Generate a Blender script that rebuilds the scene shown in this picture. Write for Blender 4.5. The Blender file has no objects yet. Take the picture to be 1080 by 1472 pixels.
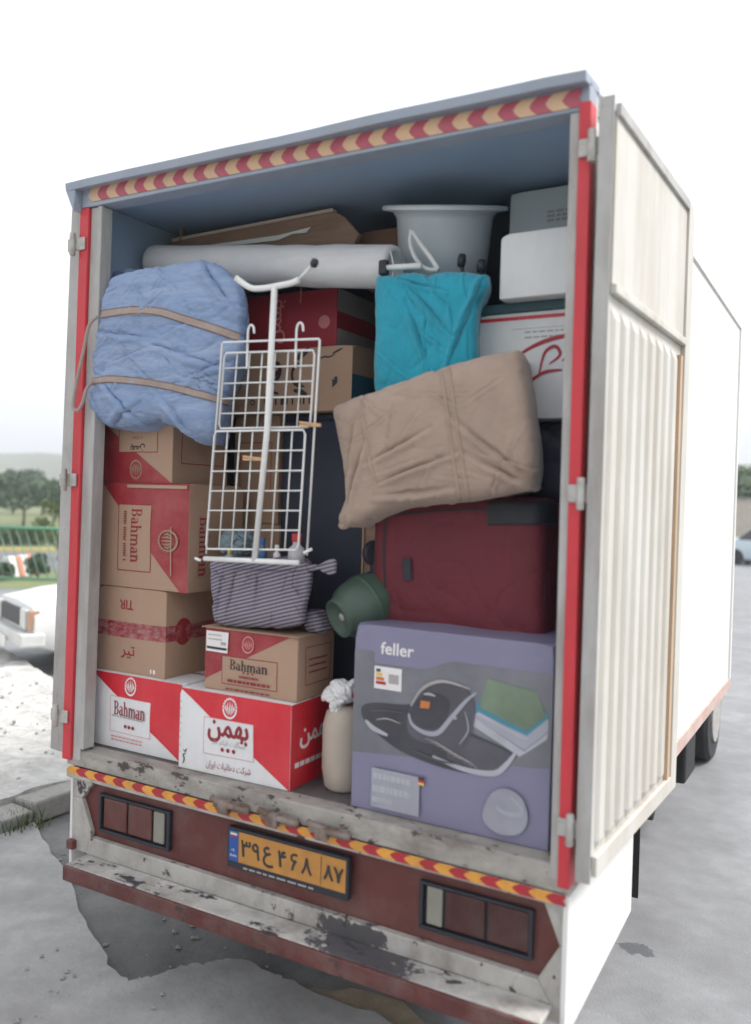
import bpy, bmesh, math, random
from mathutils import Vector, Matrix, noise
from mathutils.bvhtree import BVHTree
random.seed(7)
PI = math.pi
R_ = math.radians
HAZE = .0018
scene = bpy.context.scene
COL = scene.collection

# ------------------------------------------------------------------ camera
CAM = Vector((2.9818, -2.6425, 2.0839))
RIGHT = Vector((0.86897322, 0.4940149, 0.02889343))
DOWN = Vector((0.03167996, 0.00273226, -0.99949433))
FWD = Vector((-0.49384403, 0.86944915, -0.01327611))
FPX = 1238.06
cd = bpy.data.cameras.new('camera')
cam = bpy.data.objects.new('camera', cd)
COL.objects.link(cam)
cd.sensor_fit = 'HORIZONTAL'
cd.sensor_width = 36.0
cd.lens = 36.0 * FPX / 1080.0
cd.clip_start = 0.05
cd.clip_end = 3000
m3 = Matrix((RIGHT, -DOWN, -FWD)).transposed()
cam.matrix_world = Matrix.Translation(CAM) @ m3.to_4x4()
cd.dof.use_dof = True
cd.dof.focus_distance = 4.4
cd.dof.aperture_fstop = 1.65
scene.camera = cam

# ------------------------------------------------------------------ light
SUN_EL, SUN_AZ = 50.0, 62.0          # azimuth measured from +y towards +x
world = bpy.data.worlds.new('World')
scene.world = world
world.use_nodes = True
wn, wl = world.node_tree.nodes, world.node_tree.links
wn.clear()
sky = wn.new('ShaderNodeTexSky')
sky.sky_type = 'NISHITA'
sky.sun_disc = False
sky.sun_elevation = R_(SUN_EL)
sky.sun_rotation = R_(SUN_AZ)
sky.dust_density = 4.0
sky.air_density = 1.0
hs = wn.new('ShaderNodeHueSaturation')
hs.inputs['Saturation'].default_value = 0.28
bgn = wn.new('ShaderNodeBackground')
bgn.inputs['Strength'].default_value = 0.15
won = wn.new('ShaderNodeOutputWorld')
wl.new(sky.outputs[0], hs.inputs['Color'])
cl = wn.new('ShaderNodeMix'); cl.data_type = 'RGBA'       # thin bright cloud over the whole sky
cl.inputs[0].default_value = 0.72
cl.inputs[7].default_value = (6.0, 6.15, 6.4, 1)
wl.new(hs.outputs[0], cl.inputs[6])
wl.new(cl.outputs[2], bgn.inputs[0])
wl.new(bgn.outputs[0], won.inputs[0])
sd = bpy.data.lights.new('sun', 'SUN')
sd.energy = 2.6
sd.angle = R_(14)
sd.color = (1.0, 0.97, 0.935)
sun = bpy.data.objects.new('sun', sd)
COL.objects.link(sun)
sdir = Vector((math.sin(R_(SUN_AZ)) * math.cos(R_(SUN_EL)), math.cos(R_(SUN_AZ)) * math.cos(R_(SUN_EL)), math.sin(R_(SUN_EL))))
sun.rotation_euler = sdir.to_track_quat('Z', 'Y').to_euler()
sun.location = (6, 3, 9)
scene.view_settings.view_transform = 'Standard'
scene.view_settings.look = 'None'
scene.view_settings.exposure = 0.75
scene.view_settings.gamma = 1.0
scene.view_settings.use_curve_mapping = False

# ------------------------------------------------------------------ helpers
def P(u, v, val, axis=1):
    """point of the place seen at photo pixel (u, v) on the plane axis = val"""
    d = RIGHT * ((u - 540) / FPX) + DOWN * ((v - 736) / FPX) + FWD
    t = (val - CAM[axis]) / d[axis]
    return CAM + d * t

def X(u, v, y): return P(u, v, y).x
def Z(u, v, y): return P(u, v, y).z

def ramp(nt, fac, stops):
    r = nt.nodes.new('ShaderNodeValToRGB')
    while len(r.color_ramp.elements) > 1:
        r.color_ramp.elements.remove(r.color_ramp.elements[-1])
    r.color_ramp.elements[0].position = stops[0][0]
    r.color_ramp.elements[0].color = (*stops[0][1], 1)
    for p, c in stops[1:]:
        e = r.color_ramp.elements.new(p)
        e.color = (*c, 1)
    nt.links.new(fac, r.inputs[0])
    return r.outputs[0]

def nz(nt, scale, detail=5, rough=.6, stretch=None, dist=0.0):
    tc = nt.nodes.new('ShaderNodeTexCoord')
    n = nt.nodes.new('ShaderNodeTexNoise')
    n.inputs['Scale'].default_value = scale
    n.inputs['Detail'].default_value = detail
    n.inputs['Roughness'].default_value = rough
    n.inputs['Distortion'].default_value = dist
    if stretch:
        mp = nt.nodes.new('ShaderNodeMapping')
        mp.inputs['Scale'].default_value = stretch
        nt.links.new(tc.outputs['Object'], mp.inputs[0])
        nt.links.new(mp.outputs[0], n.inputs['Vector'])
    else:
        nt.links.new(tc.outputs['Object'], n.inputs['Vector'])
    return n.outputs[0]

def mixc(nt, fac, a, b, mode='MIX'):
    m = nt.nodes.new('ShaderNodeMix')
    m.data_type = 'RGBA'
    m.blend_type = mode
    for sock, val in ((m.inputs[0], fac), (m.inputs[6], a), (m.inputs[7], b)):
        if hasattr(val, 'is_linked'):
            nt.links.new(val, sock)
        elif isinstance(val, (int, float)):
            sock.default_value = val
        else:
            sock.default_value = (*val, 1)
    return m.outputs[2]

MATS = {}
def mat(name, col, rough=.6, var=.12, scale=6, bump=0.0, bscale=60, metal=0.0, stretch=None, chips=None, dirt=None, spec=None, sheen=0.0, trans=0.0, bdist=.01, stain=None):
    """chips = (colour, threshold, scale, stretch); dirt = (colour, amount, scale, stretch)"""
    if name in MATS:
        return MATS[name]
    m = bpy.data.materials.new(name)
    m.use_nodes = True
    nt = m.node_tree
    bs = nt.nodes['Principled BSDF']
    bs.inputs['Roughness'].default_value = rough
    bs.inputs['Metallic'].default_value = metal
    if spec is not None: bs.inputs['Specular IOR Level'].default_value = spec
    if sheen: bs.inputs['Sheen Weight'].default_value = sheen
    if trans: bs.inputs['Transmission Weight'].default_value = trans
    lo = tuple(c * (1 - var) for c in col)
    hi = tuple(min(.95, c * (1 + var)) for c in col)
    c = ramp(nt, nz(nt, scale, 6, .62, stretch), [(.3, lo), (.7, hi)])
    if dirt:
        dc, amt, ds, dst = dirt
        f = ramp(nt, nz(nt, ds, 7, .68, dst), [(.42, (0, 0, 0)), (.72, (amt,) * 3)])
        c = mixc(nt, f, c, dc)
    if chips:
        cc, th, cs, cst = chips
        f = ramp(nt, nz(nt, cs, 8, .7, cst), [(th, (0, 0, 0)), (th + .025, (1, 1, 1))])
        c = mixc(nt, f, c, cc)
    if stain:                                       # one dark spill with its own ragged outline
        sc_, (sx, sy, sz), scol = stain
        tc = nt.nodes.new('ShaderNodeTexCoord')
        v1 = nt.nodes.new('ShaderNodeVectorMath'); v1.operation = 'SUBTRACT'; v1.inputs[1].default_value = sc_
        v2 = nt.nodes.new('ShaderNodeVectorMath'); v2.operation = 'MULTIPLY'; v2.inputs[1].default_value = (1 / sx, 1 / sy, 1 / sz)
        v3 = nt.nodes.new('ShaderNodeVectorMath'); v3.operation = 'LENGTH'
        nt.links.new(tc.outputs['Object'], v1.inputs[0]); nt.links.new(v1.outputs[0], v2.inputs[0]); nt.links.new(v2.outputs[0], v3.inputs[0])
        mm = nt.nodes.new('ShaderNodeMath'); mm.operation = 'MULTIPLY_ADD'; mm.inputs[1].default_value = -1.0
        n_ = nz(nt, 13, 8, .72)
        ma = nt.nodes.new('ShaderNodeMath'); ma.operation = 'MULTIPLY'; ma.inputs[1].default_value = 2.6
        nt.links.new(n_, ma.inputs[0]); nt.links.new(v3.outputs['Value'], mm.inputs[0]); nt.links.new(ma.outputs[0], mm.inputs[2])
        f = ramp(nt, mm.outputs[0], [(.44, (0, 0, 0)), (.56, (.92, .92, .92))])
        c = mixc(nt, f, c, scol)
    nt.links.new(c, bs.inputs['Base Color'])
    if bump:
        b = nt.nodes.new('ShaderNodeBump')
        b.inputs['Strength'].default_value = bump
        b.inputs['Distance'].default_value = bdist
        nt.links.new(nz(nt, bscale, 5, .6, stretch), b.inputs['Height'])
        nt.links.new(b.outputs[0], bs.inputs['Normal'])
    MATS[name] = m
    return m

def tag(o, label=None, cat=None, group=None, kind=None):
    if label: o['label'] = label
    if cat: o['category'] = cat
    if group: o['group'] = group
    if kind: o['kind'] = kind
    return o

def thing(name, label, cat, loc=(0, 0, 0), group=None):
    o = bpy.data.objects.new(name, None)
    o.empty_display_size = .1
    COL.objects.link(o)
    o.location = loc
    return tag(o, label, cat, group)

def origin(o):
    v = Vector((0, 0, 0))
    while o:
        v += Vector(o.location)
        o = o.parent
    return v

class MB:
    """collects shapes into one mesh"""
    def __init__(s): s.v, s.f, s.m = [], [], []
    def add(s, vs, fs, mi=0):
        b = len(s.v)
        s.v += [Vector(v) for v in vs]
        for f in fs:
            s.f.append([b + i for i in f])
            s.m.append(mi)
        return s
    def box(s, x0, x1, y0, y1, z0, z1, mi=0):
        vs = [(x, y, z) for z in (z0, z1) for y in (y0, y1) for x in (x0, x1)]
        return s.add(vs, [(0, 2, 3, 1), (4, 5, 7, 6), (0, 1, 5, 4), (2, 6, 7, 3), (0, 4, 6, 2), (1, 3, 7, 5)], mi)
    def hexa(s, c, mi=0):
        """eight corners: bottom 4 ccw then top 4 ccw"""
        return s.add(c, [(3, 2, 1, 0), (4, 5, 6, 7), (0, 1, 5, 4), (1, 2, 6, 5), (2, 3, 7, 6), (3, 0, 4, 7)], mi)
    def prism(s, poly, d, mi=0):
        """poly: list of points; d: extrusion vector"""
        n = len(poly)
        d = Vector(d)
        vs = [Vector(p) for p in poly] + [Vector(p) + d for p in poly]
        fs = [list(range(n - 1, -1, -1)), list(range(n, 2 * n))]
        fs += [(i, (i + 1) % n, n + (i + 1) % n, n + i) for i in range(n)]
        return s.add(vs, fs, mi)
    def tube(s, path, r, seg=8, closed=False, mi=0, cap=True):
        path = [Vector(p) for p in path]
        n = len(path)
        rs = r if isinstance(r, (list, tuple)) else [r] * n
        b = len(s.v)
        up = None
        for i, p in enumerate(path):
            a = path[(i - 1) % n] if (closed or i > 0) else p
            c = path[(i + 1) % n] if (closed or i < n - 1) else p
            t = (c - a).normalized()
            if up is None:
                up = t.orthogonal().normalized()
            up = (up - t * up.dot(t))
            if up.length < 1e-6: up = t.orthogonal()
            up.normalize()
            w = t.cross(up)
            for k in range(seg):
                an = 2 * PI * k / seg
                s.v.append(p + (up * math.cos(an) + w * math.sin(an)) * rs[i])
        for i in range(n if closed else n - 1):
            for k in range(seg):
                a0, a1 = b + i * seg + k, b + i * seg + (k + 1) % seg
                j = (i + 1) % n
                s.f.append([a0, a1, b + j * seg + (k + 1) % seg, b + j * seg + k]); s.m.append(mi)
        if cap and not closed:
            s.f.append([b + k for k in range(seg - 1, -1, -1)]); s.m.append(mi)
            s.f.append([b + (n - 1) * seg + k for k in range(seg)]); s.m.append(mi)
        return s
    def lathe(s, prof, c, axis=(0, 0, 1), seg=32, mi=0, caps=True):
        """prof: (radius, height) pairs along the axis from c"""
        ax = Vector(axis).normalized()
        u = ax.orthogonal().normalized(); w = ax.cross(u)
        b = len(s.v); c = Vector(c)
        for r, h in prof:
            for k in range(seg):
                an = 2 * PI * k / seg
                s.v.append(c + ax * h + (u * math.cos(an) + w * math.sin(an)) * r)
        for i in range(len(prof) - 1):
            for k in range(seg):
                s.f.append([b + i * seg + k, b + i * seg + (k + 1) % seg, b + (i + 1) * seg + (k + 1) % seg, b + (i + 1) * seg + k]); s.m.append(mi)
        if caps:
            s.f.append([b + k for k in range(seg - 1, -1, -1)]); s.m.append(mi)
            e = b + (len(prof) - 1) * seg
            s.f.append([e + k for k in range(seg)]); s.m.append(mi)
        return s
    def build(s, name, mats, parent=None, smooth=False, bevel=0, local=False, loc=None, auto=None, seg=2, sub=0):
        me = bpy.data.meshes.new(name)
        off = Vector((0, 0, 0))
        if parent is not None and not local: off = origin(parent)
        if loc is not None: off = Vector(loc)
        me.from_pydata([tuple(v - off) for v in s.v], [], s.f)
        if not isinstance(mats, (list, tuple)): mats = [mats]
        for m in mats: me.materials.append(m)
        for p, mi in zip(me.polygons, s.m): p.material_index = mi
        bm = bmesh.new(); bm.from_mesh(me)
        bmesh.ops.recalc_face_normals(bm, faces=bm.faces)
        bm.to_mesh(me); bm.free()
        if smooth or auto is not None:
            for p in me.polygons: p.use_smooth = True
        if auto is not None: me.set_sharp_from_angle(angle=R_(auto))
        o = bpy.data.objects.new(name, me)
        COL.objects.link(o)
        if parent is not None: o.parent = parent
        if loc is not None: o.location = loc
        if bevel:
            b = o.modifiers.new('bevel', 'BEVEL'); b.width = bevel; b.segments = seg
            b.limit_method = 'ANGLE'; b.angle_limit = R_(35)
        if sub:
            q = o.modifiers.new('subd', 'SUBSURF'); q.levels = sub; q.render_levels = sub
        return o

def copy_tree(o, parent=None):
    c = o.copy()
    COL.objects.link(c)
    if parent is not None: c.parent = parent
    for ch in list(o.children): copy_tree(ch, c)
    return c

def arc(cx, cy, rx, ry, a0, a1, n=14):
    return [(cx + rx * math.cos(R_(a0 + (a1 - a0) * i / n)), cy + ry * math.sin(R_(a0 + (a1 - a0) * i / n))) for i in range(n + 1)]

def catmull(pts, per=8, closed=True):
    n = len(pts); out = []
    rng = range(n) if closed else range(n - 1)
    for i in rng:
        g = lambda k: Vector(pts[k % n]) if closed else Vector(pts[min(max(k, 0), n - 1)])
        a, b, c, d = g(i - 1), g(i), g(i + 1), g(i + 2)
        for j in range(per):
            t = j / per
            out.append(.5 * ((2 * b) + (c - a) * t + (2 * a - 5 * b + 4 * c - d) * t * t + (3 * b - a - 3 * c + d) * t ** 3))
    if not closed: out.append(Vector(pts[-1]))
    return out

# ---- text and flat print -------------------------------------------------
TXT = {}
def text_mesh(s, bold=0.0):
    """triangles/polys of a text, normalised: list of polygons, width, height box"""
    key = (s, bold)
    if key in TXT: return TXT[key]
    c = bpy.data.curves.new('t', 'FONT'); c.body = s; c.size = 1; c.resolution_u = 3; c.offset = bold
    o = bpy.data.objects.new('t', c)
    me = bpy.data.meshes.new_from_object(o)
    vs = [(v.co.x, v.co.y) for v in me.vertices]
    fs = [list(p.vertices) for p in me.polygons]
    bpy.data.objects.remove(o); bpy.data.curves.remove(c); bpy.data.meshes.remove(me)
    x0 = min(v[0] for v in vs); x1 = max(v[0] for v in vs)
    y0 = min(v[1] for v in vs); y1 = max(v[1] for v in vs)
    TXT[key] = (vs, fs, x0, x1, y0, y1)
    return TXT[key]

FORMS = {'ا': 'FE8D FE8E', 'ب': 'FE8F FE90 FE91 FE92', 'ت': 'FE95 FE96 FE97 FE98', 'خ': 'FEA5 FEA6 FEA7 FEA8', 'د': 'FEA9 FEAA', 'ر': 'FEAD FEAE',
         'س': 'FEB1 FEB2 FEB3 FEB4', 'ش': 'FEB5 FEB6 FEB7 FEB8', 'ف': 'FED1 FED2 FED3 FED4', 'ک': 'FB8E FB8F FB90 FB91', 'گ': 'FB92 FB93 FB94 FB95',
         'ل': 'FEDD FEDE FEDF FEE0', 'م': 'FEE1 FEE2 FEE3 FEE4', 'ن': 'FEE5 FEE6 FEE7 FEE8', 'ه': 'FEE9 FEEA FEEB FEEC', 'ی': 'FBFC FBFD FBFE FBFF', 'ع': 'FEC9 FECA FECB FECC'}
def shape(s):
    """join Persian letters and put them in drawing order"""
    out = []
    for w in s.split(' '):
        r = ''
        for i, ch in enumerate(w):
            f = FORMS[ch].split()
            prev = i > 0 and len(FORMS[w[i - 1]].split()) == 4
            nxt = i < len(w) - 1 and len(f) == 4
            k = 3 if prev and nxt else 1 if prev else 2 if nxt else 0
            r += chr(int(f[k], 16))
        out.append(r[::-1])
    return ' '.join(out[::-1])

def serif_glyphs(word):
    """slab serif letters as polygons; returns polys and width"""
    out, x = [], 0
    def rect(a, b, c, d): out.append([(x + a, c), (x + b, c), (x + b, d), (x + a, d)])
    def band(o, i):
        for k in range(len(o) - 1):
            out.append([(x + o[k][0], o[k][1]), (x + o[k + 1][0], o[k + 1][1]), (x + i[k + 1][0], i[k + 1][1]), (x + i[k][0], i[k][1])])
    def arch(cx):
        band(arc(cx + .155, .30, .215, .2, 180, 0), arc(cx + .13, .30, .10, .13, 180, 0))
        rect(cx + .23, cx + .37, .04, .30)
        rect(cx + .17, cx + .43, 0, .04)
    for ch in word:
        if ch == 'B':
            rect(.08, .23, .04, .70); rect(0, .30, 0, .04); rect(0, .30, .70, .74)
            band(arc(.30, .555, .27, .185, 90, -90), arc(.30, .555, .12, .145, 90, -90))
            band(arc(.30, .19, .32, .19, 90, -90), arc(.30, .19, .16, .15, 90, -90))
            rect(.23, .30, .355, .385)
            x += .68
        elif ch == 'a':
            band(arc(.24, .34, .2, .16, 170, 0), arc(.2, .34, .1, .12, 170, 0))
            rect(.30, .44, .06, .34); rect(.30, .52, 0, .06)
            band(arc(.2, .145, .19, .155, 60, 330), arc(.22, .145, .07, .11, 60, 330))
            x += .56
        elif ch == 'h':
            rect(.06, .20, .04, .72); rect(-.01, .20, .72, .76); rect(0, .26, 0, .04); arch(.16); x += .64
        elif ch == 'm':
            rect(.06, .20, .04, .46); rect(-.01, .20, .46, .50); rect(0, .26, 0, .04); arch(.16); arch(.50); x += .98
        elif ch == 'n':
            rect(.06, .20, .04, .46); rect(-.01, .20, .46, .50); rect(0, .26, 0, .04); arch(.16); x += .64
    return out, x

class Print:
    """flat print laid on one face of a thing: everything becomes one thin part"""
    def __init__(s, O, U, V, N, bulge=None, w=1, h=1, base=.0009):
        s.O, s.U, s.V, s.N = Vector(O), Vector(U), Vector(V), Vector(N)
        s.w, s.h, s.b, s.base = w, h, bulge, base
        s.polys = []; s.mats = []; s.k = 0
    def poly(s, pts, m):
        """pts in metres on the face"""
        if m not in s.mats: s.mats.append(m)
        s.k += 1
        s.polys.append((pts, s.mats.index(m), s.base + s.k * .00002))
    def layer(s): s.base += .00045
    def rel(s, pts, m): s.poly([(a * s.w, b * s.h) for a, b in pts], m)
    def rect(s, a0, a1, b0, b1, m): s.rel([(a0, b0), (a1, b0), (a1, b1), (a0, b1)], m)
    def frame(s, a0, a1, b0, b1, t, m):
        x0, x1, y0, y1 = a0 * s.w, a1 * s.w, b0 * s.h, b1 * s.h
        s.poly([(x0, y0), (x1, y0), (x1, y0 + t), (x0, y0 + t)], m); s.poly([(x0, y1 - t), (x1, y1 - t), (x1, y1), (x0, y1)], m)
        s.poly([(x0, y0 + t), (x0 + t, y0 + t), (x0 + t, y1 - t), (x0, y1 - t)], m); s.poly([(x1 - t, y0 + t), (x1, y0 + t), (x1, y1 - t), (x1 - t, y1 - t)], m)
    def place(s, polys, cx, cy, rot, sx, sy, ox, oy, m):
        c, sn = math.cos(R_(rot)), math.sin(R_(rot))
        for p in polys:
            q = []
            for x, y in p:
                x, y = (x - ox) * sx, (y - oy) * sy
                q.append((cx * s.w + x * c - y * sn, cy * s.h + x * sn + y * c))
            s.poly(q, m)
    def text(s, t, cx, cy, height, m, rot=0, width=None, thick=0, dup=0):
        vs, fs, x0, x1, y0, y1 = text_mesh(t, thick)
        k = height / (y1 - y0)
        kx = width / (x1 - x0) if width else k
        if m not in s.mats: s.mats.append(m)
        for d, d2 in ([(0, 0)] if not dup else [(-dup, 0), (dup, 0), (0, dup), (0, -dup), (0, 0)]):
            s.k += 1
            c, sn = math.cos(R_(rot)), math.sin(R_(rot))
            off = s.base + s.k * .00002
            for f in fs:
                q = []
                for i in f:
                    x = (vs[i][0] - (x0 + x1) / 2) * kx + d; y = (vs[i][1] - (y0 + y1) / 2) * k + d2
                    q.append((cx * s.w + x * c - y * sn, cy * s.h + x * sn + y * c))
                s.polys.append((q, s.mats.index(m), off))
    def serif(s, word, cx, cy, height, m, rot=0, width=None):
        polys, w = serif_glyphs(word)
        k = height / .76
        kx = width / w if width else k
        s.place(polys, cx, cy, rot, kx, k, w / 2, .37, m)
    def disc(s, cx, cy, r, m, n=16, ry=None):
        ry = ry or r
        s.poly([(cx * s.w + r * math.cos(2 * PI * i / n), cy * s.h + ry * math.sin(2 * PI * i / n)) for i in range(n)], m)
    def emblem(s, cx, cy, size, m, rot=0):
        """oval flower badge: pointed petals inside a toothed ring"""
        polys = []
        n = 40
        for i in range(n):
            a0, a1 = 2 * PI * i / n, 2 * PI * (i + 1) / n
            ro = .5 if (i % 2 or math.sin(a0) < -.3) else .455
            f = lambda r, a: (r * .86 * math.cos(a), r * math.sin(a))
            polys.append([f(.40, a0), f(ro, a0), f(ro, a1), f(.40, a1)])
        for k, (dx, tp) in enumerate(((-.23, .20), (-.12, .33), (0, .38), (.12, .33), (.23, .20))):
            w = .045
            polys.append([(dx * .3, -.34), (dx * 1.15 + w, -.02), (dx, tp), (dx * 1.15 - w, -.02)])
        s.place(polys, cx, cy, rot, size, size, 0, 0, m)
    def stroke(s, pts, wd, m, taper=True):
        pts = [Vector((a * s.w, b * s.h)) for a, b in pts]
        pts = catmull(pts, 6, False)
        n = len(pts)
        for i in range(n - 1):
            def side(j):
                t = (pts[min(j + 1, n - 1)] - pts[max(j - 1, 0)]).normalized()
                q = Vector((-t.y, t.x)); w = wd * (.35 + .65 * math.sin(PI * (j + .5) / n) if taper else 1)
                return pts[j] + q * w / 2, pts[j] - q * w / 2
            a, b = side(i); c, d = side(i + 1)
            s.poly([tuple(a), tuple(b), tuple(d), tuple(c)], m)
    def lines(s, a0, a1, b, n, m, gap, wd, seed=1):
        """unreadable small print: short runs of dashes"""
        rg = random.Random(seed)
        for i in range(n):
            x = a0
            end = a1 - rg.random() * .12 * (a1 - a0)
            while x < end:
                l = rg.uniform(.05, .13) * (a1 - a0)
                s.rect(x, min(x + l, end), b - i * gap, b - i * gap + wd, m)
                x += l + .025 * (a1 - a0)
    def build(s, name, parent):
        bm = bmesh.new()
        for pts, mi, off in s.polys:
            vs = [bm.verts.new((x, y, off)) for x, y in pts]
            try:
                f = bm.faces.new(vs); f.material_index = mi
            except ValueError: pass
        off0 = Vector((0, 0, 0)) if s.b else origin(parent)
        if s.b:
            big = [f for f in bm.faces if len(f.verts) > 4]
            if big: bmesh.ops.triangulate(bm, faces=big)
            for _ in range(5):
                es = [e for e in bm.edges if e.calc_length() > .06]
                if not es: break
                bmesh.ops.subdivide_edges(bm, edges=es, cuts=1, use_grid_fill=True)
            big = [f for f in bm.faces if len(f.verts) > 4]
            if big: bmesh.ops.triangulate(bm, faces=big)
        for v in bm.verts:
            p = s.O + s.U * v.co.x + s.V * v.co.y
            off = v.co.z
            if s.b: off += s.b(p, s.N)
            v.co = p + s.N * off - off0
        bm.normal_update()
        fl = [f for f in bm.faces if f.normal.dot(s.N) < 0]
        if fl: bmesh.ops.reverse_faces(bm, faces=fl)
        me = bpy.data.meshes.new(name); bm.to_mesh(me); bm.free()
        for m in s.mats: me.materials.append(m)
        o = bpy.data.objects.new(name, me); COL.objects.link(o); o.parent = parent
        return o

# ------------------------------------------------------------------ materials
WHITE = mat('truck white paint', (.62, .61, .58), .5, .06, 3, .05, 30, dirt=((.30, .25, .20), .5, 5, (1, 1, .25)), chips=((.16, .10, .07), .72, 16, None))
DOORW = mat('door white paint', (.56, .545, .505), .5, .06, 3, .08, 20, dirt=((.36, .29, .22), .6, 5, (1, 1, .12)), chips=((.25, .14, .07), .735, 14, (1, 1, .5)))
SIDEW = mat('side white paint', (.74, .74, .72), .45, .04, 2, .04, 20, dirt=((.5, .45, .4), .25, 3, (1, 1, .2)))
POST = mat('grey post paint', (.43, .42, .41), .55, .10, 7, .1, 50, dirt=((.22, .18, .16), .7, 7, (1, 1, .2)), chips=((.10, .075, .07), .69, 22, (1, 1, .45)))
SILL = mat('chipped sill paint', (.36, .335, .305), .65, .15, 9, .3, 60, dirt=((.13, .105, .09), .9, 6, (.6, 1, 1.4)), chips=((.06, .045, .04), .585, 15, (.7, 1, 1.6)))
TREAD = mat('scuffed step paint', (.50, .485, .455), .75, .15, 9, .4, 50, dirt=((.20, .17, .155), .9, 5, None), chips=((.05, .043, .05), .585, 9, (.6, 1, 1)), stain=((.42, -1.945, .5), (.24, .16, .2), (.05, .045, .055)))
BAND = mat('step riser paint', (.44, .42, .39), .6, .1, 8, .2, 50, dirt=((.2, .17, .15), .75, 8, (1, 1, .6)), chips=((.05, .042, .04), .60, 11, (.9, 1, .7)), stain=((.33, -1.89, .53), (.17, .2, .05), (.05, .045, .05)))
RED = mat('red frame paint', (.58, .035, .05), .45, .1, 5, .05, 40, dirt=((.3, .03, .03), .5, 8, (1, 1, .2)))
CHY_GLARE = mat('glare paled chevron yellow', (.62, .40, .24), .5, .08, 8, dirt=((.5, .36, .3), .5, 12, None))  # top tape: veiling sky glare put into the colour, paler than the bottom tape
CHR_GLARE = mat('glare paled chevron red', (.42, .07, .11), .5, .08, 8, dirt=((.4, .16, .18), .5, 12, None))  # the same glare mixed into the red of the top tape
MAROON = mat('maroon panel paint', (.115, .027, .023), .55, .14, 5, .10, 40, dirt=((.17, .10, .085), .75, 4, None), chips=((.24, .2, .18), .735, 20, None))
HEADB = mat('blue grey roof sheet', (.30, .34, .42), .4, .08, 4, .06, 20, dirt=((.35, .36, .38), .4, 6, None))
INNER = mat('blue grey lining', (.31, .41, .54), .5, .06, 2, .03, 8)
INFLOOR = mat('worn dark floor', (.10, .085, .085), .7, .25, 5, .3, 30, dirt=((.2, .18, .17), .6, 8, None))
CHY = mat('chevron yellow', (.72, .33, .045), .45, .08, 8, dirt=((.3, .15, .06), .5, 12, None))
CHR = mat('chevron red', (.42, .018, .03), .45, .08, 8, dirt=((.16, .03, .03), .5, 12, None))
DARK = mat('underbody black', (.022, .022, .025), .75, .3, 8, .2, 40)
RUBBER = mat('tyre rubber', (.025, .026, .03), .85, .2, 12, .2, 80)
STEEL = mat('hinge steel', (.48, .47, .45), .45, .15, 10, .1, 50, metal=.3, dirt=((.2, .14, .1), .6, 18, None))
RUSTM = mat('rusty steel', (.16, .10, .075), .8, .35, 12, .4, 50, dirt=((.34, .32, .3), .8, 14, None))
RUSTB = mat('rust stained edge', (.42, .30, .20), .7, .25, 6, .2, 40, stretch=(1, 1, .15))
KRAFT = mat('kraft cardboard', (.41, .265, .185), .7, .09, 3, .2, 40, dirt=((.30, .18, .115), .5, 3, None))
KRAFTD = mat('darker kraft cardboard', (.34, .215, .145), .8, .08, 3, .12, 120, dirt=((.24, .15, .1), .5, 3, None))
WHITEC = mat('white cardboard', (.72, .715, .725), .5, .04, 3, .12, 20, dirt=((.54, .52, .51), .5, 5, (1, 1, .5)))
REDP = mat('bright red print', (.58, .012, .028), .38, .10, 4, .10, 18, dirt=((.66, .10, .10), .35, 6, (1, 1, .5)), chips=((.7, .55, .54), .755, 34, (1, 1, .4)))
DRED = mat('dull red print', (.29, .020, .03), .42, .14, 5, .10, 18, dirt=((.42, .13, .11), .45, 7, None), chips=((.45, .28, .22), .73, 30, None))
DREDT = mat('dark red lettering', (.27, .02, .03), .6, .1, 8)
BLACKP = mat('black print', (.03, .028, .03), .6, .1, 8)
PINKP = mat('pale red print', (.62, .22, .22), .6, .1, 8)
WHITEP = mat('white print', (.74, .70, .70), .6, .05, 8)
GREYP = mat('grey print', (.36, .33, .33), .6, .1, 8)
TAPE = mat('clear brown tape', (.40, .26, .175), .25, .06, 6)
WHITETAPE = mat('red packing tape', (.27, .03, .045), .35, .35, 22, dirt=((.48, .3, .27), .8, 26, (1, 1, 2)))
WIRE = mat('white coated wire', (.78, .77, .76), .4, .05, 10)
BLKPL = mat('black plastic', (.018, .02, .03), .5, .2, 10)
WOOD = mat('brown wood board', (.28, .17, .12), .6, .2, 4, .08, 30, stretch=(1, 8, 8))
PEGW = mat('peg wood', (.60, .36, .18), .6, .1, 20)
FOAM = mat('white foam wrap', (.70, .69, .70), .7, .05, 4, .2, 14, dirt=((.5, .49, .52), .6, 5, (.4, 2, 2)))
PLASTW = mat('pale plastic', (.60, .64, .68), .35, .04, 4)
TEAL = mat('teal fleece', (.012, .31, .43), .9, .12, 6, .4, 22, sheen=.3)
CANVAS = mat('beige canvas', (.39, .285, .23), .9, .09, 5, .45, 24, dirt=((.27, .2, .155), .6, 3, None), sheen=.2)
CANVASD = mat('canvas webbing', (.36, .265, .205), .9, .08, 8, .3, 260)
BLUEB = mat('blue woven tarp', (.215, .30, .485), .6, .10, 5, .55, 26, dirt=((.40, .47, .62), .6, 5, (.6, .6, 5)), stretch=(1, 1, 3.2), bdist=.012)
STRAP = mat('brown woven strap', (.36, .28, .25), .8, .1, 30, .2, 200)
STRAPE = mat('strap edge', (.17, .11, .105), .8, .1, 30)
SUITC = mat('maroon suitcase cloth', (.125, .011, .020), .7, .14, 4, .3, 40)
SUITD = mat('black suitcase trim', (.016, .017, .026), .6, .2, 10)
GREENJ = mat('green painted metal', (.05, .088, .066), .45, .12, 4, .05, 20, dirt=((.04, .05, .04), .6, 6, None))
JUTE = mat('cream sack', (.46, .39, .33), .85, .08, 6, .3, 160)
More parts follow.
